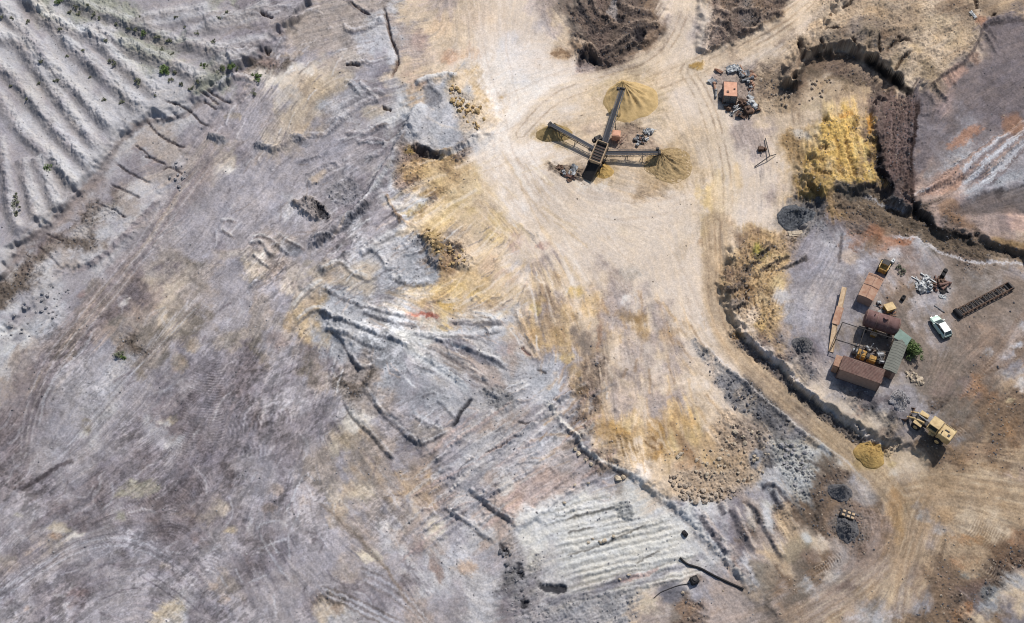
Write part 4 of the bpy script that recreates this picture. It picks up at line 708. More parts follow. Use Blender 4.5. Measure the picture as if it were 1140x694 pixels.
# ================================================================== things
def mat(name, rgb, rough=.8, metal=0.0, var=.25, scale=3.0, second=None, bump=.3, stripes=None, spec=.3):
    """procedural paint, metal, soil or stone; rgb as the photo shows it in sun"""
    m, t, b = node_mat(name, rough); b.inputs['Metallic'].default_value = metal; b.inputs['Specular IOR Level'].default_value = spec
    c = alb(rgb); c2 = alb(second) if second is not None else np.clip(c*(1-var), 0, 1); c1 = np.clip(c*(1+var*.5), 0, 1)
    tcn = t.nodes.new('ShaderNodeTexCoord'); n = t.nodes.new('ShaderNodeTexNoise'); n.inputs['Scale'].default_value = scale; n.inputs['Detail'].default_value = 7; n.inputs['Roughness'].default_value = .65
    t.links.new(tcn.outputs['Object'], n.inputs['Vector'])
    rp = t.nodes.new('ShaderNodeValToRGB'); rp.color_ramp.elements[0].position = .36; rp.color_ramp.elements[1].position = .62
    rp.color_ramp.elements[0].color = (*c2, 1); rp.color_ramp.elements[1].color = (*c1, 1); t.links.new(n.outputs['Fac'], rp.inputs[0])
    oi = t.nodes.new('ShaderNodeObjectInfo'); mm = t.nodes.new('ShaderNodeMapRange'); mm.inputs[3].default_value = 1-var*.6; mm.inputs[4].default_value = 1+var*.5
    t.links.new(oi.outputs['Random'], mm.inputs[0]); vm = t.nodes.new('ShaderNodeVectorMath'); vm.operation = 'MULTIPLY'
    t.links.new(rp.outputs[0], vm.inputs[0]); t.links.new(mm.outputs[0], vm.inputs[1]); t.links.new(vm.outputs[0], b.inputs['Base Color'])
    if bump:
        bn = t.nodes.new('ShaderNodeBump'); bn.inputs['Strength'].default_value = bump; bn.inputs['Distance'].default_value = .05
        n2_ = t.nodes.new('ShaderNodeTexNoise'); n2_.inputs['Scale'].default_value = scale*4; n2_.inputs['Detail'].default_value = 5; t.links.new(tcn.outputs['Object'], n2_.inputs['Vector'])
        t.links.new(n2_.outputs['Fac'], bn.inputs['Height']); t.links.new(bn.outputs[0], b.inputs['Normal'])
    return m
M = dict(
 steel=mat('grey_steel', (92,94,102), .55, .3, .3), darksteel=mat('dark_steel', (66,62,62), .7, .2, .3), belt=mat('rubber_belt', (64,66,74), .85, 0, .2), black=mat('black_rubber', (46,44,46), .9, 0, .2),
 rust=mat('rusted_plate', (138,114,104), .85, .1, .25, 1.6, (116,84,76)), tankrust=mat('rusted_tank', (140,108,104), .8, .1, .2, 1.2, (112,82,78)), tan=mat('faded_tan_paint', (184,150,128), .8, 0, .18, 1.4, (164,120,98)),
 orange=mat('faded_orange_paint', (220,166,138), .7, 0, .12, 1.5, (200,146,118)), yellow=mat('machine_yellow', (222,194,144), .65, 0, .15, 1.2, (190,160,114)), ochre=mat('worn_ochre_paint', (196,148,70), .7, 0, .25, 3, (120,92,56)),
 container=mat('rusty_corrugated_steel', (128,100,93), .85, .1, .25, 1.3, (98,76,71)), contwall=mat('faded_wall_steel', (178,150,136), .85, .05, .15, 1.6), shed=mat('grey_green_sheet', (124,124,116), .8, .05, .15, 1.2), green=mat('pale_green_sheet', (146,166,154), .75, 0, .15, 1.5),
 car=mat('pale_mint_paint', (206,230,214), .3, 0, .04, 1, bump=0, spec=.5), carroof=mat('white_paint', (236,240,236), .35, 0, .03, 1, bump=0, spec=.5), glass=mat('dark_glass', (52,62,62), .1, 0, .05, bump=0, spec=.6), white=mat('white_scrap', (226,226,226), .7, 0, .2, 3, (170,168,168)),
 sand=mat('olive_sand', (202,172,124), .95, 0, .10, 1.2, (180,152,106), .6), olivesand=mat('damp_olive_sand', (168,144,100), .95, 0, .12, 1.2, (148,124,84), .6), brownsand=mat('brown_aggregate', (184,158,118), .95, 0, .15, 2.5, (152,128,94), .9), goldsand=mat('golden_sand', (186,154,96), .95, 0, .14, 1.5, (160,130,80), .9),
 coal=mat('charcoal_grit', (108,106,108), .95, 0, .2, 2.5, (86,84,88), .9), gravel=mat('dark_gravel', (112,114,120), .95, 0, .3, 6, (76,78,84), 1.0), wood=mat('weathered_planks', (206,180,150), .85, 0, .2, 2, (178,150,120)),
 rockl=mat('pale_rock', (206,190,168), .95, 0, .25, 3, (160,142,124), .8), rockg=mat('grey_rock', (172,168,170), .95, 0, .25, 3, (130,126,130), .8), rocky=mat('ochre_rock', (212,184,138), .95, 0, .25, 3, (166,134,92), .8), rockd=mat('dark_rock', (126,124,129), .95, 0, .3, 3, (76,74,78), .8), rockt=mat('tan_rock', (190,172,154), .95, 0, .3, 3, (136,120,106), .8),
 scrapb=mat('brown_scrap', (112,90,78), .8, .2, .35, 4, (92,68,54)), scrapg=mat('grey_scrap', (150,152,156), .6, .4, .35, 4, (104,102,104)),
 leaf=mat('bright_leaves', (126,144,88), .7, 0, .3, 6, (92,112,64), 0), weed=mat('dull_weed_leaves', (138,140,116), .8, 0, .3, 6, (110,112,92), 0), stem=mat('woody_stem', (120,100,80), .9))
class MB:
    def __init__(s): s.v = []; s.f = []; s.m = []
    def add(s, vs, fs, mi=0):
        b = len(s.v); s.v += [tuple(q) for q in vs]; s.f += [tuple(b+i for i in q) for q in fs]; s.m += [mi]*len(fs); return s
    def frame(s, a, b, up=Vector((0,0,1))):
        x = (Vector(b)-Vector(a)); L = x.length; x.normalize(); y = up.cross(x)
        if y.length < 1e-4: y = Vector((0,1,0)).cross(x)
        y.normalize(); z = x.cross(y); return x, y, z, L
    def bar(s, a, b, w, h, mi=0):
        """box beam from a to b"""
        x, y, z, L = s.frame(a, b); a = Vector(a); b = Vector(b); vs = []
        for p in (a, b):
            for sy, sz in ((-1,-1),(1,-1),(1,1),(-1,1)): vs.append(p+y*(w/2*sy)+z*(h/2*sz))
        return s.add(vs, [(0,3,2,1),(4,5,6,7),(0,1,5,4),(1,2,6,5),(2,3,7,6),(3,0,4,7)], mi)
    def box(s, c, d, mi=0, taper=1.0, bev=0.0):
        x, y, z = c; a, b, h = d[0]/2, d[1]/2, d[2]/2
        if bev <= 0:
            vs = [(x-a,y-b,z-h),(x+a,y-b,z-h),(x+a,y+b,z-h),(x-a,y+b,z-h)]+[(x+q*a*taper,y+r*b*taper,z+h) for q, r in ((-1,-1),(1,-1),(1,1),(-1,1))]
            return s.add(vs, [(0,3,2,1),(4,5,6,7),(0,1,5,4),(1,2,6,5),(2,3,7,6),(3,0,4,7)], mi)
        rings = [(-h, bev), (-h+bev, 0), (h-bev, 0), (h, bev)]; vs = []
        for zz, ins in rings:
            k = (taper if zz > 0 else 1.0)
            A, B = (a-ins)*k, (b-ins)*k; e = bev
            for q in [(-A+e,-B),(A-e,-B),(A,-B+e),(A,B-e),(A-e,B),(-A+e,B),(-A,B-e),(-A,-B+e)]: vs.append((x+q[0], y+q[1], z+zz))
        fs = [tuple(range(7,-1,-1)), tuple(range(24,32))]
        for r_ in range(3):
            for k in range(8): fs.append((r_*8+k, r_*8+(k+1)%8, r_*8+8+(k+1)%8, r_*8+8+k))
        return s.add(vs, fs, mi)
    def cyl(s, a, b, r, n=12, r2=None, mi=0):
        x, y, z, L = s.frame(a, b); a = Vector(a); b = Vector(b); r2 = r if r2 is None else r2; vs = []
        for p, q in ((a, r), (b, r2)):
            for k in range(n): t = 2*math.pi*k/n; vs.append(p+y*(q*math.cos(t))+z*(q*math.sin(t)))
        fs = [tuple(range(n-1,-1,-1)), tuple(range(n, 2*n))]+[(k, (k+1)%n, n+(k+1)%n, n+k) for k in range(n)]
        return s.add(vs, fs, mi)
    def build(s, name, m, parent=None, smooth_=False):
        me = bpy.data.meshes.new(name); me.from_pydata(s.v, [], s.f)
        for mm in (m if isinstance(m, list) else [m]): me.materials.append(mm)
        me.polygons.foreach_set('material_index', s.m); me.polygons.foreach_set('use_smooth', [smooth_]*len(s.f)); me.update()
        o = bpy.data.objects.new(name, me); C.objects.link(o)
        if parent: o.parent = parent
        return o
def tag(o, label, cat, group=None):
    o['label'] = label; o['category'] = cat
    if group: o['group'] = group
    return o
def thing(name, label, cat, loc, rz=0, group=None):
    o = bpy.data.objects.new(name, None); C.objects.link(o); o.location = loc; o.rotation_euler = (0, 0, rz); o.empty_display_size = .3
    return tag(o, label, cat, group)
def head(u0, v0, u1, v1, lift=0.0):
    """ground point midway and heading of the line between two photo points"""
    a = ground_at(u0, v0, lift); b = ground_at(u1, v1, lift); d = b-a
    return (a+b)/2, math.atan2(d.y, d.x), math.hypot(d.x, d.y)
rnd = random.Random(11)
# ------------------------------------------------------------------ piles
def pile(name, label, u, v_, rx, ry, h, m, apex=(0, 0), sharp=1.2, gully=.12, lump=.05, rot=0, flat=0.0, cat='pile', group=None, seed=1):
    g = ground_at(u, v_); nr, na = 26, 96; vs = []; fs = []
    sc = DIST/FOC*.99+0; mp = (Vector((g.x, g.y, g.z))-Vector(CP)).length/FOC
    RX, RY = rx*mp, ry*mp/ .86; rr = np.random.default_rng(seed); ph = rr.uniform(0, 6.28, 8); am = rr.uniform(.3, 1, 8)
    xs, ys, hs = [], [], []
    for i in range(nr+1):
        for k in range(na):
            t = 2*math.pi*k/na; q = i/nr
            edge = 1+.06*math.sin(2*t+ph[0])+.05*math.sin(3*t+ph[1])+.03*math.sin(5*t+ph[2])+.02*math.sin(9*t+ph[3])
            x = RX*q*edge*math.cos(t)+apex[0]*RX*(1-q); y = RY*q*edge*math.sin(t)+apex[1]*RY*(1-q)
            xr = x*math.cos(rot)-y*math.sin(rot); yr = x*math.sin(rot)+y*math.cos(rot)
            prof = (1-q)**sharp if not flat else min(1, (1-q)/(1-flat))**sharp
            gl = sum(am[j]*math.cos((2+2.3*j)*t+ph[j]+2.2*math.sin(3*q+ph[j-1])+q*j) for j in range(6))*gully*.3*math.sin(math.pi*min(1, q*1.1))
            hh = h*(prof*(1-.25*q)+gl*.6)+rr.normal(0, lump)*(1 if 0 < q < .97 else 0)
            if q > .96: hh = -.12 if q > .99 else .02
            xs.append(xr); ys.append(yr); hs.append(hh)
    gz = height(np.array(xs)+g.x, np.array(ys)+g.y)-g.z
    vs = [(x, y, float(z)*1.0+hh) for x, y, z, hh in zip(xs, ys, gz, hs)]
    for i in range(nr):
        for k in range(na): a = i*na+k; b = i*na+(k+1)%na; fs.append((a, a+na, b+na, b))
    o = link_mesh(name, vs, fs, m, None, True); o.location = g; tag(o, label, cat, group)
    return o
pile('sand_pile', 'tall olive sand cone under the head of the north conveyor', 702, 113, 30, 27, 2.9, M['sand'], (-.32, .4), 1.05, .26, .05, seed=3)
pile('sand_pile', 'low olive sand pile under the west conveyor head', 617, 149, 21, 11, 2.1, M['olivesand'], (.0, .3), 1.0, .1, .03, seed=4)
pile('aggregate_pile', 'broad brown aggregate pile under the east conveyor head', 745, 184, 29, 21, 1.7, M['brownsand'], (-.35, .3), 1.5, .3, .08, seed=5)
pile('sand_pile', 'small ochre sand spill beside the black feed ramp', 671, 190, 12, 10, .9, M['goldsand'], (0, .2), 1.2, .1, .03, seed=6)
pile('sand_pile', 'round golden sand pile dumped at the end of the haul road', 968, 507, 17, 13, 1.0, M['goldsand'], (-.05, 0), .8, .03, .03, flat=.3, seed=7)

pile('grit_pile', 'charcoal grit pile above the small compressor', 935, 549, 13, 9.5, 1.6, M['coal'], (.1, .2), .9, .1, .04, flat=.2, seed=8)
pile('grit_pile', 'charcoal grit pile below the small compressor', 943, 588, 13, 14, 1.4, M['coal'], (-.1, -.1), 1.0, .1, .04, flat=.15, seed=9)
pile('gravel_mound', 'rounded dark gravel mound beside the pale slab', 885, 243, 21, 15, 1.7, M['gravel'], (0, .1), .9, .2, .10, seed=10)
pile('soil_mound', 'small grey soil mound on the slope north-east of the haul road', 893, 384, 11, 9, .9, M['coal'], (0, .1), 1.0, .1, .05, seed=12)
pile('rubble_heap', 'grey rubble heap beside the yellow loader bucket', 1001, 446, 10, 11, .9, M['rockg'], (0, 0), 1.0, .3, .12, seed=13)
# ------------------------------------------------------------------ stones
def rock_mesh(seed, k=1):
    rr = random.Random(seed); bm = bmesh.new(); bmesh.ops.create_icosphere(bm, subdivisions=1, radius=.55)
    cuts = [Vector((rr.gauss(0,1), rr.gauss(0,1), rr.gauss(0,1))).normalized() for _ in range(9)]; ds = [rr.uniform(.26, .42) for _ in cuts]
    for vv in bm.verts:
        for c_, d_ in zip(cuts, ds):
            e = vv.co.dot(c_)-d_*rr.uniform(.92, 1.05)
            if e > 0: vv.co -= c_*e*.92
        vv.co.x *= 1.15; vv.co.z *= .75
    me = bpy.data.meshes.new('rock'); bm.to_mesh(me); bm.free(); return me
def rocks(name, label, group, spots, m, seed, cat='rock'):
    protos = [rock_mesh(seed*10+i) for i in range(5)]
    for me in protos: me.name = name; me.materials.append(m)
    us = np.array([s_[0] for s_ in spots]); 
    for i, (u, v_, s_) in enumerate(spots):
        g = ground_at(u, v_, s_*.2); o = bpy.data.objects.new(name, protos[i % 5]); C.objects.link(o)
        o.location = (g.x, g.y, g.z+s_*.18); o.rotation_euler = (rnd.uniform(-.5,.5), rnd.uniform(-.5,.5), rnd.uniform(0,6.28)); o.scale = (s_, s_*rnd.uniform(.7,1), s_*rnd.uniform(.8,1.1))
        tag(o, label, cat, group)
def scatter(n, poly, smin, smax, seed, power=2.0):
    rr = random.Random(seed); xs = [p[0] for p in poly]; ys = [p[1] for p in poly]; out = []
    def inside(x, y):
        c = False; j = len(poly)-1
        for i in range(len(poly)):
            if (poly[i][1] > y) != (poly[j][1] > y) and x < (poly[j][0]-poly[i][0])*(y-poly[i][1])/(poly[j][1]-poly[i][1])+poly[i][0]: c = not c
            j = i
        return c
    while len(out) < n:
        x = rr.uniform(min(xs), max(xs)); y = rr.uniform(min(ys), max(ys))
        if inside(x, y): out.append((x, y, smin+(smax-smin)*rr.random()**power))
    return out
RUB = [(744,532),(752,528),(768,538),(790,545),(812,540),(822,548),(818,556),(800,558),(780,562),(762,558),(750,545)]
rocks('boulder', 'tan boulder in the rubble band at the foot of the gold flat', 'boulders in the rubble band', scatter(120, RUB, .3, 1.15, 21, 2.6), M['rockt'], 1)
rocks('stone', 'pale tan stone strewn over the slope between gold flat and dark gravel', 'stones on the tan slope', scatter(75, [(790,500),(815,470),(835,475),(862,495),(850,530),(825,540),(790,535),(770,525),(735,510),(745,505)], .3, .9, 22), M['rockl'], 2)
rocks('ochre_rock', 'yellow ochre rock spilled on the grey mound', 'ochre rocks on the grey mound', scatter(55, [(496,97),(508,94),(520,110),(536,118),(540,134),(532,146),(520,140),(510,122),(500,112)], .4, 1.3, 23), M['rocky'], 3)
rocks('cut_stone', 'beige stone in the heap south of the green bush', 'beige stones by the bush', scatter(34, [(1004,414),(1014,412),(1026,420),(1030,427),(1022,430),(1010,422)], .4, .9, 24), M['rockl'], 4)
rocks('grey_rock', 'light grey rock below the dark gravel bank', 'grey rocks on the pale slope', scatter(42, [(864,496),(886,492),(900,508),(902,530),(894,548),(878,540),(868,520)], .35, 1.1, 25), M['rockg'], 5)
rocks('rubble_rock', 'grey rubble rock heaped beside the loader bucket', 'grey rubble rocks by the loader', scatter(24, [(994,438),(1006,434),(1012,444),(1006,458),(996,456),(990,448)], .4, 1.1, 26), M['rockg'], 6)
rocks('dark_rock', 'dark rock on the gravel bank under the haul road', 'dark rocks on the gravel bank', scatter(44, [(779,388),(800,400),(835,438),(864,462),(880,478),(872,490),(845,468),(822,460),(800,436)], .25, .75, 27), M['rockd'], 7)
rocks('mound_rock', 'dark stone on the rounded gravel mound', 'dark stones on the gravel mound', scatter(26, [(870,238),(880,231),(896,234),(903,244),(896,254),(874,252)], .3, .7, 28), M['rockd'], 8)
rocks('ledge_rock', 'rock fallen under the eastern cliff edge', 'rocks below the eastern cliff', scatter(40, [(846,80),(862,98),(885,100),(905,88),(935,88),(930,104),(880,120),(850,112)], .3, .9, 29), M['rockt'], 9)
rocks('bench_rock', 'pale rock lying along the bank above the furrowed bench', 'pale rocks along the bench bank', [(640,500,.8),(644,505,.9),(652,512,.7),(658,517,.8),(688,533,1.3),(694,531,1.0),(668,604,.7),(673,602,.8),(683,597,.7),(655,604,.6),(660,600,.5),(700,640,.6),(690,645,.5),(760,660,.6),(628,560,.6),(655,538,.6),(640,540,.5)], M['rockl'], 10)
rocks('dark_block', 'dark rock lump on the grey rubble trail west of the bench', 'dark lumps on the rubble trail', scatter(18, [(552,606),(566,610),(584,636),(592,655),(582,664),(566,636)], .4, 1.1, 31), M['rockd'], 11)
rocks('trough_stone', 'grey stone below the eroded spoil bank in the west', 'grey stones below the western spoil bank', scatter(36, [(30,335),(60,318),(100,320),(70,350),(40,372),(10,380),(4,350)], .3, .9, 32)+scatter(16, [(190,180),(206,172),(215,186),(200,214),(188,206)], .3, .9, 33), M['rockg'], 12)
rocks('ochre_lump', 'brown ochre lump on the torn mound west of the main floor', 'ochre lumps on the torn mound', scatter(34, [(474,250),(486,256),(500,270),(520,280),(524,290),(500,300),(486,290),(474,270)], .3, 1.0, 34), M['rocky'], 13)
def stone_field(name, label, n, sampler, smin, smax, m, seed):
    rr = np.random.default_rng(seed); us, vs_ = sampler(rr, n); a = (us-570)/FOC; b = (347-vs_)/FOC
    z = np.full(n, 1.0); 
    for k in range(6):
        t = (z-CP[2])/(b*sT-cT); x = CP[0]+a*t; y = CP[1]+(b*cT+sT)*t; z = .5*z+.5*height(x, y)
    hz = height(x, y); s_ = smin+(smax-smin)*rr.random(n)**3
    oc = np.array([(1,0,0),(0,1,0),(-1,0,0),(0,-1,0),(0,0,.75),(0,0,-.7),(.7,.6,.3),(-.6,.7,.2)])[:6]
    V = oc[None]*(s_*.5)[:, None, None]*rr.uniform(.6, 1.3, (n, 6, 1)); th = rr.uniform(0, 6.28, n); cc, ss = np.cos(th)[:, None], np.sin(th)[:, None]
    X_ = V[..., 0]*cc-V[..., 1]*ss+x[:, None]; Y_ = V[..., 0]*ss+V[..., 1]*cc+y[:, None]; Z_ = V[..., 2]+hz[:, None]+(s_*.15)[:, None]
    co = np.stack([X_, Y_, Z_], -1).reshape(-1, 3); fc = np.array([(0,1,4),(1,2,4),(2,3,4),(3,0,4),(1,0,5),(2,1,5),(3,2,5),(0,3,5)])
    F = (fc[None]+(np.arange(n)*6)[:, None, None]).reshape(-1, 3)
    o = link_mesh(name, co.tolist(), F.tolist(), m); o['kind'] = 'stuff'; tag(o, label, 'gravel'); return o
def rough_sampler(test):
    def f(rr, n):
        U_ = []; V_ = []
        while sum(map(len, U_)) < n:
            u = rr.uniform(-30, 1170, 60000); v_ = rr.uniform(-30, 724, 60000); p_ = bil(RGH, u, v_); c_ = bil(COL, u, v_).mean(-1)
            k = (rr.random(60000) < np.clip((p_-.25)*.9, 0.015, 1)) & test(u, v_, c_, bil(COL, u, v_)); U_.append(u[k]); V_.append(v_[k])
        return np.concatenate(U_)[:n], np.concatenate(V_)[:n]
    return f
stone_field('pale_gravel', 'loose pale stones scattered over the tan and ochre ground', 5200, rough_sampler(lambda u, v_, c, cc: (cc[..., 0]-cc[..., 2] > 22)), .10, .40, M['rockt'], 41)
stone_field('grey_gravel', 'loose grey stones scattered over the grey ground', 4200, rough_sampler(lambda u, v_, c, cc: (cc[..., 0]-cc[..., 2] <= 22) & (c > 100)), .10, .38, M['rockg'], 42)
stone_field('dark_gravel', 'loose dark stones scattered over the dark gravel banks', 3800, rough_sampler(lambda u, v_, c, cc: (c < 125)), .10, .42, M['rockd'], 43)
# ------------------------------------------------------------------ screening plant
org = ground_at(664, 178); plant = thing('screening_plant', 'mobile screening plant with three conveyors radiating over sand piles', 'screening plant', org)
def PL(u, v_, lift): g = ground_at(u, v_, lift); return Vector((g.x, g.y, g.z+lift))-org
def conveyor(p0, p1, w, parent, leg=True):
    d = (p1-p0); L = d.length; x = d.normalized(); y = Vector((0,0,1)).cross(x).normalized(); z = x.cross(y)
    f = MB()
    for s_ in (-1, 1):
        f.bar(p0+y*(s_*w/2), p1+y*(s_*w/2), .10, .12); f.bar(p0+y*(s_*w/2)-z*.45, p1+y*(s_*w/2)-z*.45, .08, .08)
        n = int(L/1.0)
        for i in range(n):
            a = p0+x*(L*i/n)+y*(s_*w/2); b = p0+x*(L*(i+1)/n)+y*(s_*w/2); f.bar(a, b-z*.45, .05, .05)
    n = int(L/1.0)
    for i in range(n+1): q = p0+x*(L*i/n)-z*.45; f.bar(q-y*(w/2), q+y*(w/2), .05, .05)
    for s_ in (1,): f.bar(p0+y*(s_*(w/2+.12))+z*.25, p1+y*(s_*(w/2+.12))+z*.25, .04, .05)
    fr = f.build('conveyor', M['steel'], parent)
    b = MB(); b.bar(p0+z*.04, p1+z*.04, w*.62, .06); b.build('belt', M['belt'], fr)
    dr = MB(); dr.cyl(p1-y*(w*.55), p1+y*(w*.55), .26, 14); dr.build('head_drum', M['darksteel'], fr)
    dr = MB(); dr.box((0,0,0), (.5,.45,.45)); o = dr.build('drive_motor', M['darksteel'], fr); o.location = p1-x*.3+y*(w/2+.3)+z*.1
    if leg:
        for tq in (.45, .72):
            q = p0+x*(L*tq); l = MB()
            gz = float(height(q.x+org.x, q.y+org.y)[0])-org.z
            for s_ in (-1, 1): l.bar(q+y*(s_*w/2)-z*.4, Vector((q.x, q.y, gz-.1))+y*(s_*w*.9), .09, .09)
            l.bar(Vector((q.x, q.y, gz+.5))-y*(w*.8), Vector((q.x, q.y, gz+.5))+y*(w*.8), .07, .07); l.build('support_leg', M['darksteel'], fr)
conveyor(PL(673,160,1.4), PL(693,99,3.9), .85, plant); conveyor(PL(666,168,1.3), PL(612,138,2.0), .65, plant); conveyor(PL(670,170.5,1.4), PL(734,170,2.1), .8, plant)
a0 = PL(653,200,0.3); a1 = PL(662,182,2.3); a2 = PL(671,160,2.9); ax = (a2-a0); ax.z = 0; ax.normalize(); ay = Vector((-ax.y, ax.x, 0))
h_ = MB()
h_.bar(a0, a1, 1.7, .08); fr = h_.build('feed_ramp', M['black'], plant); h_ = MB()
for s_ in (-1, 1): h_.bar(a0+ay*(s_*.95)+Vector((0,0,.15)), a1+ay*(s_*.95)+Vector((0,0,.15)), .12, .4)
h_.build('ramp_side', M['darksteel'], fr)
h_ = MB()
for s_ in (-1, 1):
    h_.bar(a1+ay*(s_*1.0)+Vector((0,0,.2)), a2+ay*(s_*1.0)+Vector((0,0,.1)), .14, .9)
h_.bar(a1+ay*1+Vector((0,0,.2)), a1-ay*1+Vector((0,0,.2)), .12, .8); h_.bar(a2+ay*1+Vector((0,0,.1)), a2-ay*1+Vector((0,0,.1)), .12, .8)
sb = h_.build('screen_box', M['wood'], plant); h_ = MB(); h_.bar(a1-Vector((0,0,.05)), a2-Vector((0,0,.1)), 1.86, .08); h_.build('screen_deck', M['darksteel'], sb)
h_ = MB()
for k in range(7): q = a1.lerp(a2, (k+.5)/7); h_.bar(q+ay*.92+Vector((0,0,.08)), q-ay*.92+Vector((0,0,.08)), .07, .07)
h_.build('cross_bar', M['rust'], sb)
h_ = MB()
for s_ in (-1, 1): h_.bar(Vector((a0.x,a0.y,.9))+ay*s_*.7+ax*1.0, Vector((a2.x,a2.y,.9))+ay*s_*.7+ax*1.2, .2, .35)
for k in range(5): q = Vector((a0.x,a0.y,.9)).lerp(Vector((a2.x,a2.y,.9)), .2+.2*k); h_.bar(q+ay*.7, q-ay*.7, .15, .25)
for q in (a1, a2, (a1+a2)/2):
    for s_ in (-1, 1): h_.bar(q+ay*s_*.9, Vector((q.x,q.y,-.1))+ay*s_*1.0, .14, .14)
h_.build('chassis', M['darksteel'], plant)
for s_ in (-1, 1):
    for k in (.55, .75):
        q = Vector((a0.x,a0.y,.5)).lerp(Vector((a2.x,a2.y,.5)), k)+ay*s_*1.15; w_ = MB(); w_.cyl(q-ay*.16, q+ay*.16, .5, 16); w_.build('wheel', M['black'], plant)
q = PL(666,155,1.5); w_ = MB(); w_.box((0,0,0), (1.3,1.0,.9), bev=.06); w_.cyl((.3,0,.4), (.3,0,1.0), .07, 8); w_.box((-.8,.1,-.1), (.5,.6,.6)); o = w_.build('engine', M['darksteel'], plant); o.location = q; o.rotation_euler[2] = .5
q = PL(686,151,1.3); w_ = MB(); w_.box((0,0,0), (1.5,1.5,1.3), bev=.08); w_.box((0,0,.68), (1.1,1.1,.06)); o = w_.build('engine_cover', M['orange'], plant); o.location = q; o.rotation_euler[2] = -.15
w_ = MB(); q = PL(690,160,.8); w_.bar(q, q+Vector((1.4,1.8,.3)), .1, .1); w_.bar(q+Vector((-.6,.3,0)), q+Vector((1.0,2.1,.3)), .1, .1)
for k in range(5): w_.bar(q+Vector((1.4,1.8,.3))*(k/5), q+Vector((-.6,.3,0))+Vector((1.6,1.8,.3))*(k/5), .06, .06)
w_.build('access_ladder', M['rust'], plant)
# ------------------------------------------------------------------ scrap
def scrap_mesh(kind, rr):
    b = MB()
    if kind == 'sheet':
        n = 5; L, W = rr.uniform(.8, 1.6), rr.uniform(.5, 1.0); vs = []; z = [[rr.uniform(0, .35) for _ in range(n)] for _ in range(n)]
        for l in (0, -.03):
            for i in range(n):
                for j in range(n): vs.append(((i/(n-1)-.5)*L+rr.uniform(-.05,.05), (j/(n-1)-.5)*W+rr.uniform(-.05,.05), z[i][j]+l))
        fs = []
        for i in range(n-1):
            for j in range(n-1): a = i*n+j; fs += [(a, a+n, a+n+1, a+1), (a+n*n, a+n*n+1, a+n*n+n+1, a+n*n+n)]
        b.add(vs, fs)
    elif kind == 'beam':
        L = rr.uniform(1.0, 2.6); b.bar((-L/2,0,.12), (L/2,0,.2), .14, .04); b.bar((-L/2,0,.05), (L/2,0,.12), .04, .14); b.bar((-L/2,.0,.0), (L/2,0,.05), .14, .04)
    elif kind == 'block':
        b.box((0,0,.25), (rr.uniform(.5,1.0), rr.uniform(.4,.8), .5), bev=.05); b.cyl((.1,0,.5), (.1,0,.7), .15, 8); b.bar((-.4,.2,.3), (-.7,.5,.1), .08, .08)
    else:
        b.cyl((-.6,0,.2), (.6,.1,.25), .16, 10); b.cyl((.5,.1,.24), (.8,.1,.26), .24, 10)
    return b
def scraps(spots, mats, seed, where, group):
    rr = random.Random(seed); kinds = ['sheet', 'beam', 'block', 'pipe']; nm = {'sheet': 'scrap_sheet', 'beam': 'scrap_beam', 'block': 'scrap_block', 'pipe': 'scrap_pipe'}
    wd_ = {'sheet': 'crumpled metal sheet', 'beam': 'bent steel beam', 'block': 'broken machine block', 'pipe': 'short flanged pipe'}
    for i, (u, v_, s_) in enumerate(spots):
        k = kinds[rr.choice([0, 0, 1, 2, 2, 3])]; mk = rr.choice(mats); g = ground_at(u, v_)
        o = scrap_mesh(k, rr).build(nm[k], M[mk]); o.location = (g.x, g.y, g.z+.02); o.rotation_euler = (rr.uniform(-.1,.1), rr.uniform(-.15,.15), rr.uniform(0,6.28)); o.scale = (s_*1.6,)*3
        col_ = {'white': 'white', 'scrapb': 'brown', 'scrapg': 'grey', 'rust': 'rusty', 'darksteel': 'dark', 'tan': 'tan', 'black': 'black'}[mk]
        tag(o, col_+' '+wd_[k]+' '+where, 'scrap', col_+' '+wd_[k]+'s '+group)
scraps(scatter(26, [(812,112),(836,108),(840,124),(828,134),(816,132),(808,122)], .5, 1.2, 51), ['scrapg','white','scrapb','darksteel','tan'], 52, 'in the scrap just below the orange cabin', 'below the orange cabin')
scraps(scatter(22, [(822,78),(836,78),(842,92),(836,102),(824,100)], .5, 1.1, 53), ['scrapg','scrapg','darksteel','tan'], 54, 'in the scrap to the right of the orange cabin', 'right of the orange cabin')
scraps([(793,92,1.0),(796,98,.8),(800,80,.9),(797,106,.8),(803,113,.7)], ['scrapg','darksteel','tan'], 55, 'lying left of the orange cabin', 'left of the orange cabin')
scraps(scatter(20, [(706,158),(712,150),(722,144),(728,148),(722,156),(708,164)], .4, .9, 56), ['white','scrapg','darksteel','rust'], 57, 'in the scrap heap between the north and east conveyors', 'by the screening plant')
scraps(scatter(16, [(1036,310),(1050,309),(1055,318),(1046,328),(1036,322)], .5, 1.0, 58), ['scrapb','rust','scrapb','darksteel'], 59, 'in the junk heap above the pale car', 'in the junk heap')
scraps(scatter(14, [(1020,310),(1033,306),(1036,322),(1030,327),(1020,324)], .5, 1.1, 60), ['white','white','scrapg'], 61, 'on the white debris patch above the pale car', 'on the white debris patch')
scraps(scatter(14, [(616,184),(640,188),(650,204),(640,206),(626,196)], .4, .9, 62), ['darksteel','scrapb','rust','scrapg'], 63, 'left of the black feed ramp', 'left of the feed ramp')
scraps(scatter(12, [(972,338),(984,334),(998,348),(1000,356),(980,350)], .35, .7, 64), ['rust','scrapg','tan'], 65, 'between the rusty bin and the rusty tank', 'between bin and tank')
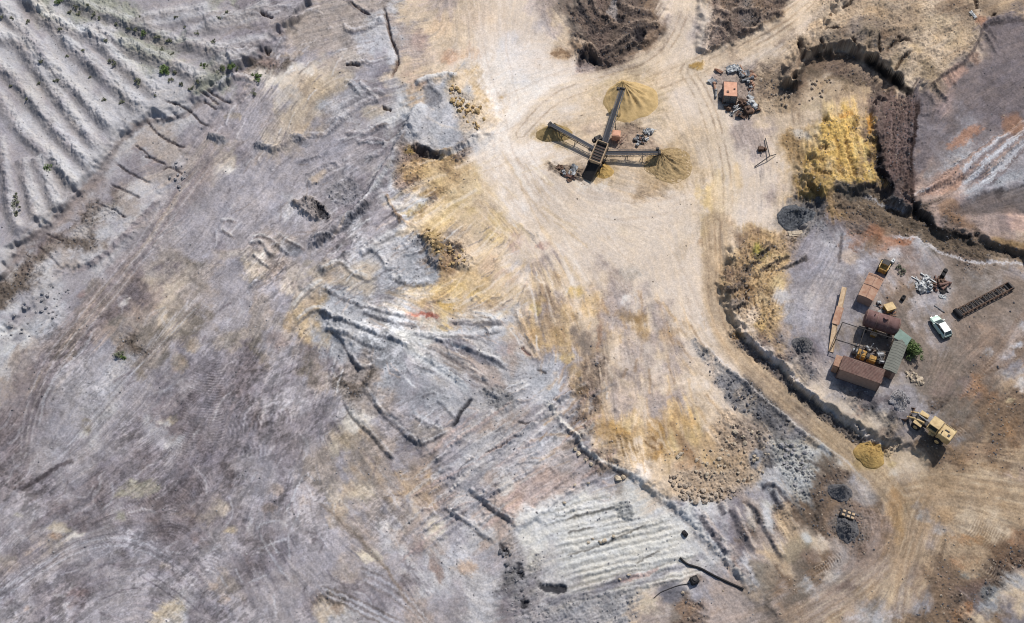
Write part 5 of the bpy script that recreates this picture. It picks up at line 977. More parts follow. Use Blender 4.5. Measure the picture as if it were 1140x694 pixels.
def crumple(name, label, u, v_, L, W, m, rz, cat='sheet', hgt=.3, seed=1):
    rr = random.Random(seed); n = 9; b = MB(); vs = []; z = [[rr.uniform(0, hgt) for _ in range(n)] for _ in range(n)]
    for l in (0, -.03):
        for i in range(n):
            for j in range(n): vs.append(((i/(n-1)-.5)*L+rr.uniform(-.1,.1), (j/(n-1)-.5)*W*(1-.3*abs(i/(n-1)-.5))+rr.uniform(-.08,.08), z[i][j]+l+.05))
    fs = []
    for i in range(n-1):
        for j in range(n-1): a = i*n+j; fs += [(a, a+n, a+n+1, a+1), (a+n*n, a+n*n+1, a+n*n+n+1, a+n*n+n)]
    b.add(vs, fs); o = b.build(name, m); g = ground_at(u, v_); o.location = g; o.rotation_euler[2] = rz; tag(o, label, cat); return o
crumple('wrecked_panel', 'large white wrecked body panel lying above the orange cabin', 816, 78, 2.5, 1.7, M['white'], .3, 'wreckage', .6, 3)
crumple('white_sheet', 'lone white crumpled sheet on the rim of the eastern spoil plateau', 1083, 17, 1.9, .7, M['white'], -1.2, 'sheet', .25, 4)
crumple('white_tarp', 'white tarp crumpled at the lower edge of the debris patch', 1030, 323, 2.2, 1.1, M['white'], .1, 'tarp', .25, 5)
crumple('white_scrap_sheet', 'small white sheet lying alone below the junk heap', 1049, 331, 1.1, .7, M['white'], -.3, 'sheet', .2, 6)
crumple('white_foil', 'bright white crumpled foil on the scrap heap by the screening plant', 721, 147, 1.5, 1.1, M['white'], .4, 'sheet', .5, 7)
g = ground_at(885, 262); b = MB(); b.box((0,0,.3), (2.4,1.1,.5), bev=.05); b.box((.2,.1,.6), (1.6,.7,.08)); o = b.build('concrete_slab', M['rockl']); o.location = g; o.rotation_euler[2] = .12; tag(o, 'pale rectangular concrete slab below the dark gravel mound', 'slab')
# ------------------------------------------------------------------ cabins, containers
def container(name, label, cat, u0, v0, u1, v1, W, H, mroof, mwall, lift, ribs=20, roofribs=True, off=(0, 0), L=None, lidtaper=1.0):
    c_, rz, LL = head(u0, v0, u1, v1, lift); L = L or LL; c_ = Vector((c_.x+off[0], c_.y+off[1], 0)); c_.z = float(height(c_.x, c_.y)[0])
    t = thing(name, label, cat, c_, rz); b = MB(); n = ribs
    for s_ in (-1, 1):
        for i in range(n):
            x0 = -L/2+L*i/n; d_ = .04 if i % 2 else 0
            b.box((x0+L/n/2, s_*(W/2-.05-d_), H/2), (L/n, .06, H-.1))
        b.build('side_wall', mwall, t); b = MB()
    b = MB(); b.box((-L/2+.04,0,H/2), (.06,W-.1,H-.1)); b.build('end_wall', mwall, t)
    b = MB(); b.box((L/2-.04, W/4, H/2), (.06,W/2-.08,H-.2)); b.box((L/2-.04, -W/4, H/2), (.06,W/2-.08,H-.2))
    for y in (-.8,-.3,.3,.8): b.cyl((L/2+.02, y*W/2.4, .15), (L/2+.02, y*W/2.4, H-.15), .025, 6)
    b.build('door', mwall, t)
    b = MB()
    for z in (.08, H-.06):
        for s_ in (-1, 1): b.box((0, s_*(W/2-.03), z), (L, .09, .13))
        for s_ in (-1, 1): b.box((s_*(L/2-.02), 0, z), (.09, W-.16, .13))
    for sx in (-1, 1):
        for s_ in (-1, 1): b.box((sx*(L/2-.02), s_*(W/2-.03), H/2), (.13, .13, H))
    b.build('corner_frame', M['rust'], t)
    b = MB(); b.box((0,0,H-.02), (L-.14, W-.14, .04))
    if roofribs:
        k = int(L/.42)
        for i in range(k): b.box((-L/2+.3+(L-.5)*i/k, 0, H+.015), (.16, W-.22, .05))
    b.build('roof', mroof, t); return t
cb = container('site_cabin', 'small faded orange cabin standing among grey scrap', 'cabin', 813.5, 90, 813.5, 107, 2.5, 2.1, M['orange'], M['scrapg'], 2.1, 12, False)
b = MB(); b.box((0,.72,2.17), (.3,.3,.16)); b.box((.8,-.5,2.15), (.5,.4,.1)); b.build('roof_vent', M['rust'], cb); b = MB(); b.box((-1.9,0,1.3), (.06,.9,.7)); b.build('window', M['glass'], cb)
cn = container('shipping_container', 'rust brown corrugated container at the south edge of the works yard', 'container', 937, 404, 983, 419, 2.6, 2.7, M['container'], M['contwall'], 2.7, 28, False)
b = MB(); Lc = 7.1
for i in range(11):
    b.box((0, -1.15+2.3*i/10, 2.705), (6.5, .09, .05))
for i in range(3): b.box((-2.4+2.4*i, 0, 2.73), (.06, 2.4, .04))
b.build('roof_rib', M['rust'], cn)
g = ground_at(932, 404, 1.5); b = MB(); b.box((0,0,1.0), (.9,1.9,2.0), bev=.05); b.box((0,0,2.04), (1.0,2.0,.06)); o = b.build('steel_locker', M['tan']); o.location = g; o.rotation_euler[2] = cn.rotation_euler[2]; tag(o, 'narrow tan steel locker at the left end of the rust brown container', 'locker')
# long shed with pitched sheet roof
c_, rz, LL = head(991, 412.5, 1004, 379, 2.3); c_.z = float(height(c_.x, c_.y)[0]); t = thing('storage_shed', 'narrow grey green shed between rusty tank and green bush', 'shed', c_, rz); L, W, H = LL, 2.1, 2.3
b = MB(); b.box((0,0,H/2-.05), (L-.2,W-.2,H-.1)); b.build('wall', M['contwall'], t)
b = MB(); b.add([(-L/2,-W/2,H-.12),(L/2,-W/2,H-.12),(L/2,0,H+.1),(-L/2,0,H+.1),(-L/2,W/2,H-.12),(L/2,W/2,H-.12),(-L/2,-W/2,H-.2),(L/2,-W/2,H-.2),(L/2,W/2,H-.2),(-L/2,W/2,H-.2)], [(0,1,2,3),(3,2,5,4),(6,7,1,0),(4,5,8,9),(0,3,4,9,6),(1,7,8,5,2),(6,9,8,7)])
for i in range(12): x = -L/2+.3+(L-.6)*i/11; b.bar((x,-W/2+.05,H-.09), (x,-.02,H+.12), .06, .03); b.bar((x,W/2-.05,H-.09), (x,.02,H+.12), .06, .03)
b.build('roof', M['shed'], t); b = MB(); b.box((-L/2+.08,0,1.0), (.06,.9,1.9)); b.build('door', M['rust'], t)
c_, rz, LL = head(998, 373, 1011, 381, 2.3); c_.z = float(height(c_.x, c_.y)[0]); t = thing('lean_to', 'pale green sheet lean-to roof at the upper end of the shed', 'lean-to', c_, rz)
b = MB(); b.add([(-1.1,-.8,2.45),(1.2,-.7,2.4),(1.1,.7,2.8),(-1.2,.9,2.85),(-1.1,-.8,2.40),(1.2,-.7,2.35),(1.1,.7,2.75),(-1.2,.9,2.80)], [(0,1,2,3),(7,6,5,4),(0,4,5,1),(1,5,6,2),(2,6,7,3),(3,7,4,0)]); b.build('roof', M['green'], t)
for x, y in ((-.95,-.65),(1.0,-.6),(.95,.55),(-1.0,.7)): b = MB(); b.bar((x,y,0), (x,y,2.55 if y > 0 else 2.38), .1, .1); b.build('post', M['stem'], t)
# rusty bin with a tented cover
c_, rz, LL = head(964, 331, 976, 307, 1.9); c_.z = float(height(c_.x, c_.y)[0]); t = thing('steel_bin', 'long faded tan steel bin with ridged lid below the small loader', 'bin', c_, rz)
L, W, H = LL+.2, 2.4, 1.9; b = MB(); vs = []
for x, w0, h0 in ((-L/2, W/2, H), (L/2, W/2*1.05, H*.9)): vs += [(x,-w0*.86,0),(x,w0*.86,0),(x,w0,h0),(x,0,h0+.18),(x,-w0,h0)]
b.add(vs, [(0,4,3,2,1),(5,6,7,8,9),(0,1,6,5),(1,2,7,6),(4,0,5,9)]); b.build('body', M['contwall'], t)
b = MB(); vs = []
for x, w0, h0 in ((-L/2-.05, W/2, H), (L/2+.05, W/2*1.05, H*.9)): vs += [(x,-w0-.03,h0+.01),(x,0,h0+.2),(x,w0+.03,h0+.01),(x,w0+.03,h0+.05),(x,0,h0+.25),(x,-w0-.03,h0+.05)]
b.add(vs, [(0,5,4,3,2,1),(6,7,8,9,10,11),(3,4,10,9),(4,5,11,10),(0,1,7,6),(1,2,8,7),(0,6,11,5),(2,3,9,8)]); lid = b.build('lid', M['tan'], t)
b = MB()
for i in range(3): x = -L/2+.3+(L-.6)*i/2; b.bar((x,-W/2,H*.97+.07), (x,0,H*.97+.27), .07, .05); b.bar((x,0,H*.97+.27), (x,W/2,H*.97+.07), .07, .05)
b.bar((-L/2,0,H+.26), (L/2,0,H*.9+.26), .08, .05); b.build('lid_rib', M['rust'], lid)
b = MB()
for x in (-L/2+.6, L/2-.6):
    b.box((x,0,.02), (.25,W*.9,.2))
b.build('skid', M['darksteel'], t)
# tank
c_, rz, LL = head(964, 353, 1000, 364, 2.6); c_.z = float(height(c_.x, c_.y)[0]); t = thing('rusty_tank', 'big rusty cylindrical tank lying on a raised cradle beside the shed', 'tank', c_, rz)
b = MB(); L = LL; Rr = 1.38; zc = 2.4; n = 36; vs = []; rings = [(-L/2-.25, .3), (-L/2-.18, .75), (-L/2, 1.0)]+[(-L/2+L*i/6, 1.0) for i in range(1, 6)]+[(L/2, 1.0), (L/2+.18, .75), (L/2+.25, .3)]
for x, q in rings:
    for k in range(n): a = 2*math.pi*k/n; vs.append((x, Rr*q*math.cos(a), zc+Rr*q*math.sin(a)))
fs = [tuple(range(n-1,-1,-1)), tuple(range((len(rings)-1)*n, len(rings)*n))]
for r_ in range(len(rings)-1):
    for k in range(n): fs.append((r_*n+k, r_*n+(k+1)%n, (r_+1)*n+(k+1)%n, (r_+1)*n+k))
b.add(vs, fs); tk = b.build('shell', M['tankrust'], t, True)
b = MB()
for x in (-L/2+.02, -L/6, L/6, L/2-.02): b.cyl((x-.06,0,zc), (x+.06,0,zc), Rr+.035, 36)
b.build('hoop', M['rust'], tk); b = MB(); b.cyl((.3,0,zc+Rr-.05), (.3,0,zc+Rr+.22), .3, 16); b.cyl((.3,0,zc+Rr+.22), (.3,0,zc+Rr+.28), .38, 16); b.build('hatch', M['tankrust'], tk); b = MB(); b.cyl((-1.4,0,zc+Rr-.05), (-1.4,0,zc+Rr+.3), .08, 8); b.build('vent_pipe', M['tankrust'], tk)
for x in (-L/3, L/3):
    b = MB(); b.box((x,0,.65), (.3,2.1,.25))
    for s_ in (-1, 1): b.bar((x,s_*.9,.6), (x,s_*1.0,-.1), .22, .22); b.bar((x,s_*1.0,.7), (x,s_*1.15,1.5), .2, .2)
    b.build('cradle', M['darksteel'], t)
# pipe frame
o0 = ground_at(955, 378); t = thing('pipe_frame', 'open frame of thin dark pipes left of the rusty tank', 'frame', o0)
def PF(u, v_, z=2.4): g = ground_at(u, v_, z); return Vector((g.x, g.y, g.z+z))-o0
ps = [[(938,359),(1000,379)],[(938,359),(930.5,378)],[(930.5,378),(954,385.5)],[(954,385.5),(990,392)],[(963,366),(953,397)],[(962,384),(957,400)]]
for q in ps: b = MB(); b.cyl(PF(*q[0]), PF(*q[1]), .07, 8); b.build('pipe', M['darksteel'], t)
for q in [(938,359),(930.5,378),(963,367),(954,385.5),(953,397)]: p_ = PF(*q); b = MB(); gz = float(height(p_.x+o0.x, p_.y+o0.y)[0])-o0.z; b.bar((p_.x,p_.y,gz-.1), p_, .1, .1); b.build('post', M['darksteel'], t)
# long loading chute
o0 = ground_at(933, 355); t = thing('loading_chute', 'long narrow tan chute with a rusty middle section left of the works yard', 'chute', o0)
def PC(u, v_, z): g = ground_at(u, v_, z); return Vector((g.x, g.y, g.z+z))-o0
for nm_, a, b_, w, m in [('upper_trough', (940,320,1.2), (935,343,.9), .75, 'wood'), ('middle_trough', (935.5,342,1.05), (930,361,.8), 1.1, 'tan'), ('lower_trough', (929.5,361,.6), (925,392,.12), .75, 'wood')]:
    p0, p1 = PC(*a), PC(*b_); b = MB(); b.bar(p0, p1, w, .06); x = (p1-p0).normalized(); y = Vector((0,0,1)).cross(x).normalized()
    for s_ in (-1, 1): b.bar(p0+y*(s_*w/2)+Vector((0,0,.08)), p1+y*(s_*w/2)+Vector((0,0,.08)), .05, .2)
    b.build(nm_, M[m], t)
    for q in (.15, .85):
        pp = p0.lerp(p1, q); gz = float(height(pp.x+o0.x, pp.y+o0.y)[0])-o0.z
        if pp.z-gz > .35: b = MB(); b.bar(pp-y*(w*.4), Vector((pp.x,pp.y,gz-.1))-y*(w*.4), .08, .08); b.bar(pp+y*(w*.4), Vector((pp.x,pp.y,gz-.1))+y*(w*.4), .08, .08); b.build('trestle', M['stem'], t)
# machines in the yard
def wheel(t, x, y, r, w, name='wheel'):
    b = MB(); n = 22; vs = []
    for yy, q in ((-w/2, .78), (-w/2, .92), (-w*.35, 1), (w*.35, 1), (w/2, .92), (w/2, .78)):
        for k in range(n): a = 2*math.pi*k/n; vs.append((r*q*math.cos(a), yy, r*q*math.sin(a)))
    fs = [(i*n+k, i*n+(k+1)%n, (i+1)*n+(k+1)%n, (i+1)*n+k) for i in range(5) for k in range(n)]+[tuple(range(n)), tuple(range(6*n-1, 5*n-1, -1))]
    b.add(vs, fs); o = b.build('wheel', M['black'], t); o.location = (x, y, r)
    b = MB(); b.cyl((0,-w/2-.02,0), (0,w/2+.02,0), r*.5, 14); b.build('rim', M['yellow'] if r > .5 else M['steel'], o); return o
c_, rz, LL = head(955, 393, 976, 401, .9); c_.z = float(height(c_.x, c_.y)[0]); t = thing('generator_set', 'ochre yellow generator set on skids above the rust brown container', 'generator', c_, rz)
b = MB(); b.box((-.9,0,.75), (1.3,1.3,1.0), bev=.08); b.box((.75,0,.6), (1.3,1.1,.75), bev=.06); b.build('housing', M['ochre'], t); b = MB(); b.cyl((1.5,0,.6), (1.9,0,.6), .45, 16); b.cyl((-.2,.2,1.0), (-.2,.2,1.6), .07, 8); b.box((.1,0,.8), (.5,.9,.7)); b.build('engine_block', M['darksteel'], t)
b = MB(); b.box((0,.55,.12), (3.4,.18,.2)); b.box((0,-.55,.12), (3.4,.18,.2)); b.build('skid', M['rust'], t); b = MB(); b.cyl((-.9,.1,1.25), (-.9,.1,1.32), .22, 14); b.build('filler_cap', M['darksteel'], t)
for nm_, lb, u, v_, kind in [('engine_skid', 'small ochre engine with a pale cover in the shade below the tank', 973, 371, 0), ('pump', 'dark pump with pipes between generator and shed', 968, 388, 1), ('gearbox', 'dark round gearbox right of the ochre generator', 979, 394, 2), ('drive_unit', 'dark drive unit tucked against the shed wall', 981, 402, 1), ('pulley_stand', 'dark pulley stand left of the ochre generator', 953, 390, 2)]:
    g = ground_at(u, v_, .5); t = thing(nm_, lb, nm_.replace('_', ' '), g, rnd.uniform(0, 3))
    b = MB(); b.box((0,0,.35), (1.2,.8,.6), bev=.05); b.build('casing', M['ochre' if kind == 0 else 'darksteel'], t)
    b = MB(); b.cyl((-.3,-.5,.55), (-.3,.5,.55), .3 if kind != 2 else .5, 14); b.bar((.2,0,.6), (.9,.3,.9), .12, .12); b.build('flywheel' if kind != 1 else 'rotor', M['wood' if kind == 0 else 'scrapg'], t)
    b = MB(); b.bar((-.8,.35,.06), (.8,.35,.06), .1, .12); b.bar((-.8,-.35,.06), (.8,-.35,.06), .1, .12); b.build('base_rail', M['rust'], t)
g = ground_at(990, 343, .5); t = thing('toolbox', 'squat ochre box with rounded corners above the rusty tank', 'box', g, .35); b = MB(); b.box((0,0,.45), (1.6,1.3,.85), bev=.14); b.build('body', M['ochre'], t); b = MB(); b.box((0,0,.9), (1.65,1.35,.08), bev=.02); b.build('lid', M['yellow'], t)
# small loader at the top of the yard
c_, rz, LL = head(981, 304, 988, 290, .8); c_.z = float(height(c_.x, c_.y)[0]); t = thing('skid_loader', 'small ochre skid loader parked at the head of the tan bin', 'loader', c_, rz)
b = MB(); b.box((-.5,0,.8), (1.4,1.3,.9), bev=.1); b.box((.5,0,.6), (.8,1.1,.5), bev=.05); b.build('body', M['ochre'], t)
b = MB()
for x, y in ((-.3,.5),(-.3,-.5),(.5,.5),(.5,-.5)): b.bar((x,y,.8), (x,y,1.9), .08, .08)
b.box((.1,0,1.93), (1.0,1.15,.07)); b.build('cab_frame', M['darksteel'], t)
b = MB()
for s_ in (-1, 1): b.bar((-.9,s_*.72,1.3), (.8,s_*.72,1.0), .12, .18); b.bar((.8,s_*.72,1.0), (1.2,s_*.72,.4), .12, .18)
b.build('lift_arm', M['yellow'], t); b = MB(); b.add([(1.2,-.9,.1),(1.2,.9,.1),(1.9,.9,.08),(1.9,-.9,.08),(1.15,-.9,.75),(1.15,.9,.75),(1.25,-.9,.15),(1.25,.9,.15)], [(0,3,2,1),(0,1,5,4),(0,4,3),(1,2,5)]); b.build('bucket', M['darksteel'], t)
for x in (-.75, .55):
    for s_ in (-1, 1): wheel(t, x, s_*.75, .42, .3)
g = ground_at(994, 291, .3); b = MB(); b.box((0,0,.3), (.8,.5,.5), bev=.04); b.cyl((.1,0,.5), (.1,0,.75), .12, 8); o = b.build('battery_box', M['white']); o.location = g; o.rotation_euler[2] = .8; tag(o, 'small white box right of the ochre skid loader', 'box')
# big wheel loader
c_, rz, LL = head(1055, 489, 1014, 456, 1.6); c_.z = float(height(c_.x, c_.y)[0]); t = thing('wheel_loader', 'large tan yellow wheel loader parked with its bucket toward the grey rubble', 'wheel loader', c_, rz); t.scale = (.88, .9, .95)
b = MB(); b.box((-3.1,0,2.0), (2.3,2.5,1.5), bev=.12); hd = b.build('engine_hood', M['yellow'], t)
b = MB(); b.box((-3.0,-.1,2.79), (.8,.22,.1)); b.box((-3.6,.5,2.78), (.4,.5,.06)); b.bar((-4.1,-1.05,2.78), (-2.1,-1.05,2.78), .05, .05); b.cyl((-2.4,.75,2.7), (-2.4,.75,3.3), .09, 8); b.build('exhaust', M['darksteel'], hd)
b = MB()
for k in range(6): b.box((-4.28,0,1.5+.18*k), (.05,1.9,.08))
b.build('grille', M['darksteel'], hd)
b = MB(); b.box((-.9,0,3.15), (1.9,1.9,.14), bev=.05); cabr = b.build('cab', M['yellow'], t); b = MB(); b.box((-.9,0,2.5), (1.55,1.55,1.2), taper=.95); b.build('cab_glass', M['glass'], cabr)
b = MB()
for x in (-1.7,-.1):
    for s_ in (-1, 1): b.bar((x,s_*.8,1.8), (x,s_*.8,3.1), .1, .1)
b.box((-.9,0,1.7), (1.9,1.9,.5), bev=.04); b.build('cab_base', M['yellow'], cabr)
b = MB(); b.box((-2.4,0,1.05), (3.6,1.1,.6)); b.box((1.2,0,1.1), (2.2,1.0,.7), bev=.05); b.cyl((-.15,0,.8), (-.15,0,1.6), .3, 12); b.build('frame', M['darksteel'], t)
for s_ in (-1, 1):
    b = MB(); b.bar((.7,s_*.62,2.0), (2.5,s_*.62,1.5), .22, .42); b.bar((2.5,s_*.62,1.5), (3.5,s_*.62,.75), .22, .38); b.build('lift_arm', M['yellow'], t)
b = MB(); b.cyl((.6,0,2.1), (2.2,0,2.15), .13, 10); b.bar((2.2,0,2.5), (2.4,0,1.3), .2, .25); b.cyl((2.3,0,2.4), (3.3,0,1.2), .1, 10); b.build('tilt_cylinder', M['scrapg'], t)
b = MB(); pr = [(3.3,.95),(3.25,.5),(3.5,.18),(4.6,.10),(4.6,.16),(3.6,.28),(3.4,.55),(3.42,1.25),(3.3,1.3)]; n = len(pr)
vs = [(x,-1.45,z) for x, z in pr]+[(x,1.45,z) for x, z in pr]; b.add(vs, [tuple(range(n-1,-1,-1)), tuple(range(n, 2*n))]+[(k,(k+1)%n,n+(k+1)%n,n+k) for k in range(n)])
for s_ in (-1, 1): b.add([(3.3,s_*1.42,1.28),(3.3,s_*1.42,.3),(4.55,s_*1.42,.13),(3.3,s_*1.47,1.28),(3.3,s_*1.47,.3),(4.55,s_*1.47,.13)], [(0,1,2),(5,4,3),(0,2,5,3),(0,3,4,1),(1,4,5,2)])
for k in range(7): b.bar((4.55,-1.3+k*.433,.13), (4.85,-1.3+k*.433,.1), .12, .06)
b.build('bucket', M['scrapb'], t)
for x in (-2.6, 1.5):
    for s_ in (-1, 1): wheel(t, x, s_*1.15, .8, .62)
b = MB()
for s_ in (-1, 1): b.box((1.5,s_*1.15,1.68), (1.5,.66,.07)); b.box((-2.6+1.2,s_*1.15,1.5), (.6,.6,.08)); b.bar((-.9,s_*1.0,.6), (-.9,s_*1.0,1.5), .4, .06)
b.build('mudguard', M['yellow'], t)
# compressor near the charcoal piles
c_, rz, LL = head(936, 570, 951, 576, .7); c_.z = float(height(c_.x, c_.y)[0]); t = thing('compressor', 'small two wheeled compressor with pale caps between the charcoal piles', 'compressor', c_, rz)
b = MB(); b.box((0,0,.7), (2.0,1.2,.7), bev=.08); b.build('body', M['darksteel'], t)
for x in (-.55,.15,.75):
    for y in (-.3,.3): b = MB(); b.box((x,y,1.1), (.42,.36,.14), bev=.04); b.build('cap', M['wood'], t)
b = MB(); b.bar((1.0,0,.5), (2.0,0,.4), .1, .1); b.build('drawbar', M['rust'], t)
for s_ in (-1, 1): wheel(t, -.1, s_*.75, .36, .22)
# car
c_, rz, LL = head(1054, 373, 1041, 355, .6); c_.z = float(height(c_.x, c_.y)[0])+.02; t = thing('parked_car', 'pale mint hatchback with white roof parked on the bare yard', 'car', c_, rz)
def loft(secs, m, name, parent, sm_=True):
    b = MB(); n = len(secs[0]); vs = [p for s_ in secs for p in s_]
    fs = [tuple(range(n-1,-1,-1)), tuple(range((len(secs)-1)*n, len(secs)*n))]+[(i*n+k, i*n+(k+1)%n, (i+1)*n+(k+1)%n, (i+1)*n+k) for i in range(len(secs)-1) for k in range(n)]
    b.add(vs, fs); return b.build(name, m, parent, False)
def sec(x, w, z0, z1, r=.12): return [(x,-w+r,z0),(x,w-r,z0),(x,w,z0+r),(x,w*1.0,z1-r*1.2),(x,w-r*1.3,z1),(x,-w+r*1.3,z1),(x,-w,z1-r*1.2),(x,-w,z0+r)]
bd = loft([sec(-1.98,.66,.35,.75),sec(-1.92,.80,.25,.88),sec(-1.4,.84,.22,.93),sec(0,.85,.20,.92),sec(1.0,.84,.20,.90),sec(1.65,.80,.22,.80),sec(1.95,.70,.28,.70),sec(2.02,.60,.35,.62)], M['car'], 'body', t)
cbn = loft([sec(-1.85,.68,.86,.98,.05),sec(-1.45,.66,.86,1.36,.08),sec(-.2,.67,.86,1.42,.08),sec(.25,.66,.86,1.38,.08),sec(1.05,.64,.84,.93,.04)], M['glass'], 'cabin_glass', t)
b = MB(); b.add([(-1.5,-.60,1.37),(-1.5,.60,1.37),(.22,.60,1.40),(.22,-.60,1.40),(-1.45,-.52,1.44),(-1.45,.52,1.44),(.15,.52,1.46),(.15,-.52,1.46)], [(0,1,5,4),(1,2,6,5),(2,3,7,6),(3,0,4,7),(4,5,6,7),(0,3,2,1)])
for s_ in (-1, 1):
    b.bar((.22,s_*.6,1.38), (1.0,s_*.66,.92), .06, .05); b.bar((-1.48,s_*.6,1.36), (-1.86,s_*.66,.92), .08, .06); b.bar((-.5,s_*.63,1.38), (-.5,s_*.70,.92), .06, .05)
b.build('roof', M['carroof'], t)
b = MB(); b.box((1.96,.45,.62), (.14,.3,.16), bev=.03); b.build('headlight', M['glass'], t); b = MB(); b.box((1.96,-.45,.62), (.14,.3,.16), bev=.03); b.build('headlight', M['glass'], t)
for s_ in (-1, 1): b = MB(); b.box((-1.95,s_*.66,.72), (.08,.18,.26)); b.build('tail_light', M['scrapb'], t); b = MB(); b.box((.75,s_*.93,.98), (.16,.16,.12), bev=.03); b.build('mirror', M['car'], t)
b = MB(); b.box((2.0,0,.36), (.14,1.45,.2), bev=.04); b.box((-2.0,0,.36), (.14,1.5,.2), bev=.04); b.build('bumper', M['darksteel'], t)
for x in (-1.25, 1.25):
    for s_ in (-1, 1): wheel(t, x, s_*.76, .3, .2)
# truss conveyor lying in the yard
p0, p1 = ground_at(1067, 349, .4), ground_at(1124, 319, .4); org2 = (p0+p1)/2; t = thing('truss_conveyor', 'dark rusty lattice truss lying on the ground right of the pale car', 'truss', org2)
a, b_ = p0-org2, p1-org2; a.z += .3; b_.z += .3; x = (b_-a).normalized(); y = Vector((0,0,1)).cross(x).normalized(); L = (b_-a).length; w = .62; f = MB()
for s_ in (-1, 1):
    for z in (-.18, .5): f.bar(a+y*(s_*w)+Vector((0,0,z)), b_+y*(s_*w)+Vector((0,0,z)), .13, .13)
    for i in range(12): f.bar(a+x*(L*i/12)+y*(s_*w)+Vector((0,0,-.18)), a+x*(L*(i+1)/12)+y*(s_*w)+Vector((0,0,.5)), .07, .07)
f.build('side_truss', M['scrapb'], t)
f = MB()
for i in range(13): q = a+x*(L*i/12); f.bar(q-y*w+Vector((0,0,.5)), q+y*w+Vector((0,0,.5)), .16, .1)
f.build('cross_member', M['darksteel'], t)
f = MB()
for i in (0,1,3,4,6,7,9): q = a+x*(L*(i+.5)/12)+Vector((0,0,.2)); f.cyl(q-y*w*.9, q+y*w*.9, .17, 10); f.build('roller', M['darksteel'], t); f = MB()
f = MB(); q = a-x*.1+Vector((0,0,.15)); f.cyl(q-y*.8, q+y*.8, .42, 18); f.build('tail_drum', M['black'], t); f = MB(); q = b_+x*.1+Vector((0,0,.15)); f.cyl(q-y*.7, q+y*.7, .3, 18); f.build('head_drum', M['darksteel'], t)
# odd pieces
for u, v_, lb in [(1052,302.5,'upper right black drum standing above the junk heap'), (1049.5,307,'lower left black drum beside the junk heap')]:
    g = ground_at(u, v_, .4); b = MB(); b.cyl((0,0,-.05), (0,0,.85), .34, 18); b.cyl((0,0,.28), (0,0,.32), .36, 18); b.cyl((0,0,.56), (0,0,.60), .36, 18); o = b.build('drum', M['black']); o.location = g; tag(o, lb, 'drum', 'black drums')
g = ground_at(1005.5, 332, .3); b = MB(); b.box((0,0,.3), (.9,.6,.6), bev=.08); b.cyl((.2,0,.6), (.2,0,.75), .15, 10); o = b.build('fuel_can', M['black']); o.location = g; o.rotation_euler[2] = .9; tag(o, 'black fuel can on the grey ground right of the tan bin', 'can')
p0, p1 = ground_at(1040, 340, .1), ground_at(1052, 348, .1); b = MB(); b.cyl(Vector((0,0,.1)), p1-p0+Vector((0,0,.1)), .07, 8); o = b.build('loose_pipe', M['scrapg']); o.location = p0; tag(o, 'thin grey pipe on the ground just above the pale car', 'pipe')
o0 = ground_at(850, 170); t = thing('drawbar_frame', 'bent dark steel drawbar frame lying alone on the pale ground', 'frame', o0)
def PD(u, v_, z=.4): g = ground_at(u, v_, z); return Vector((g.x, g.y, g.z+z))-o0
for a, b_, w in [((852,154,.3),(857,174,.9),.14),((857,174,.9),(840,186,.2),.14),((857,174,.9),(864,172,.3),.12),((846,160,.3),(848,172,.4),.1)]: b = MB(); b.bar(PD(*a), PD(*b_), w, w); b.build('bar', M['darksteel'], t)
b = MB(); q = PD(847,166,.4); b.box(tuple(q), (.9,.8,.7), bev=.06); b.cyl(q+Vector((.6,0,-.1)), q+Vector((.9,.2,-.1)), .35, 12); b.build('winch', M['scrapb'], t)
def tube(name, label, pts, r, m, cat):
    g0_ = ground_at(*pts[0]); b = MB(); P_ = []
    for (u, v_) in smooth(pts, 6): g = ground_at(u, v_, r); P_.append(g-g0_+Vector((0,0,r*.9)))
    n = 8; vs = []
    for i, p_ in enumerate(P_):
        d = (P_[min(i+1, len(P_)-1)]-P_[max(i-1, 0)]).normalized(); y_ = Vector((0,0,1)).cross(d).normalized(); z_ = d.cross(y_)
        for k in range(n): vs.append(p_+y_*(r*math.cos(2*math.pi*k/n))+z_*(r*math.sin(2*math.pi*k/n)))
    fs = [(i*n+k, i*n+(k+1)%n, (i+1)*n+(k+1)%n, (i+1)*n+k) for i in range(len(P_)-1) for k in range(n)]+[tuple(range(n-1,-1,-1)), tuple(range((len(P_)-1)*n, len(P_)*n))]
    b.add(vs, fs); o = b.build(name, m, None, True); o.location = g0_; tag(o, label, cat); return o
tube('water_pipe', 'thick black pipe running diagonally below the furrowed bench', [(757,621),(765,628),(780,633),(795,641),(812,649),(828,656)], .17, M['black'], 'pipe')
tube('thin_hose', 'thin dark hose winding left from the black pump box', [(767,650),(755,652),(744,656),(735,660),(728,666)], .06, M['darksteel'], 'hose')
g = ground_at(773, 646, .6); t = thing('pump_box', 'black pump box with angled lid below the thick black pipe', 'pump', g, .4); b = MB(); b.box((0,0,.5), (1.1,1.0,1.0), bev=.08); b.build('casing', M['black'], t); b = MB(); b.cyl((0,0,1.0), (0,0,1.15), .3, 14); b.build('cap', M['darksteel'], t)
g = ground_at(762.5, 594, .3); b = MB(); b.box((0,0,.25), (.9,.6,.5), bev=.08); b.box((.25,.05,.55), (.3,.3,.12)); o = b.build('black_crate', M['black']); o.location = g; o.rotation_euler[2] = -.9; tag(o, 'small black crate at the upper right edge of the furrowed bench', 'crate')
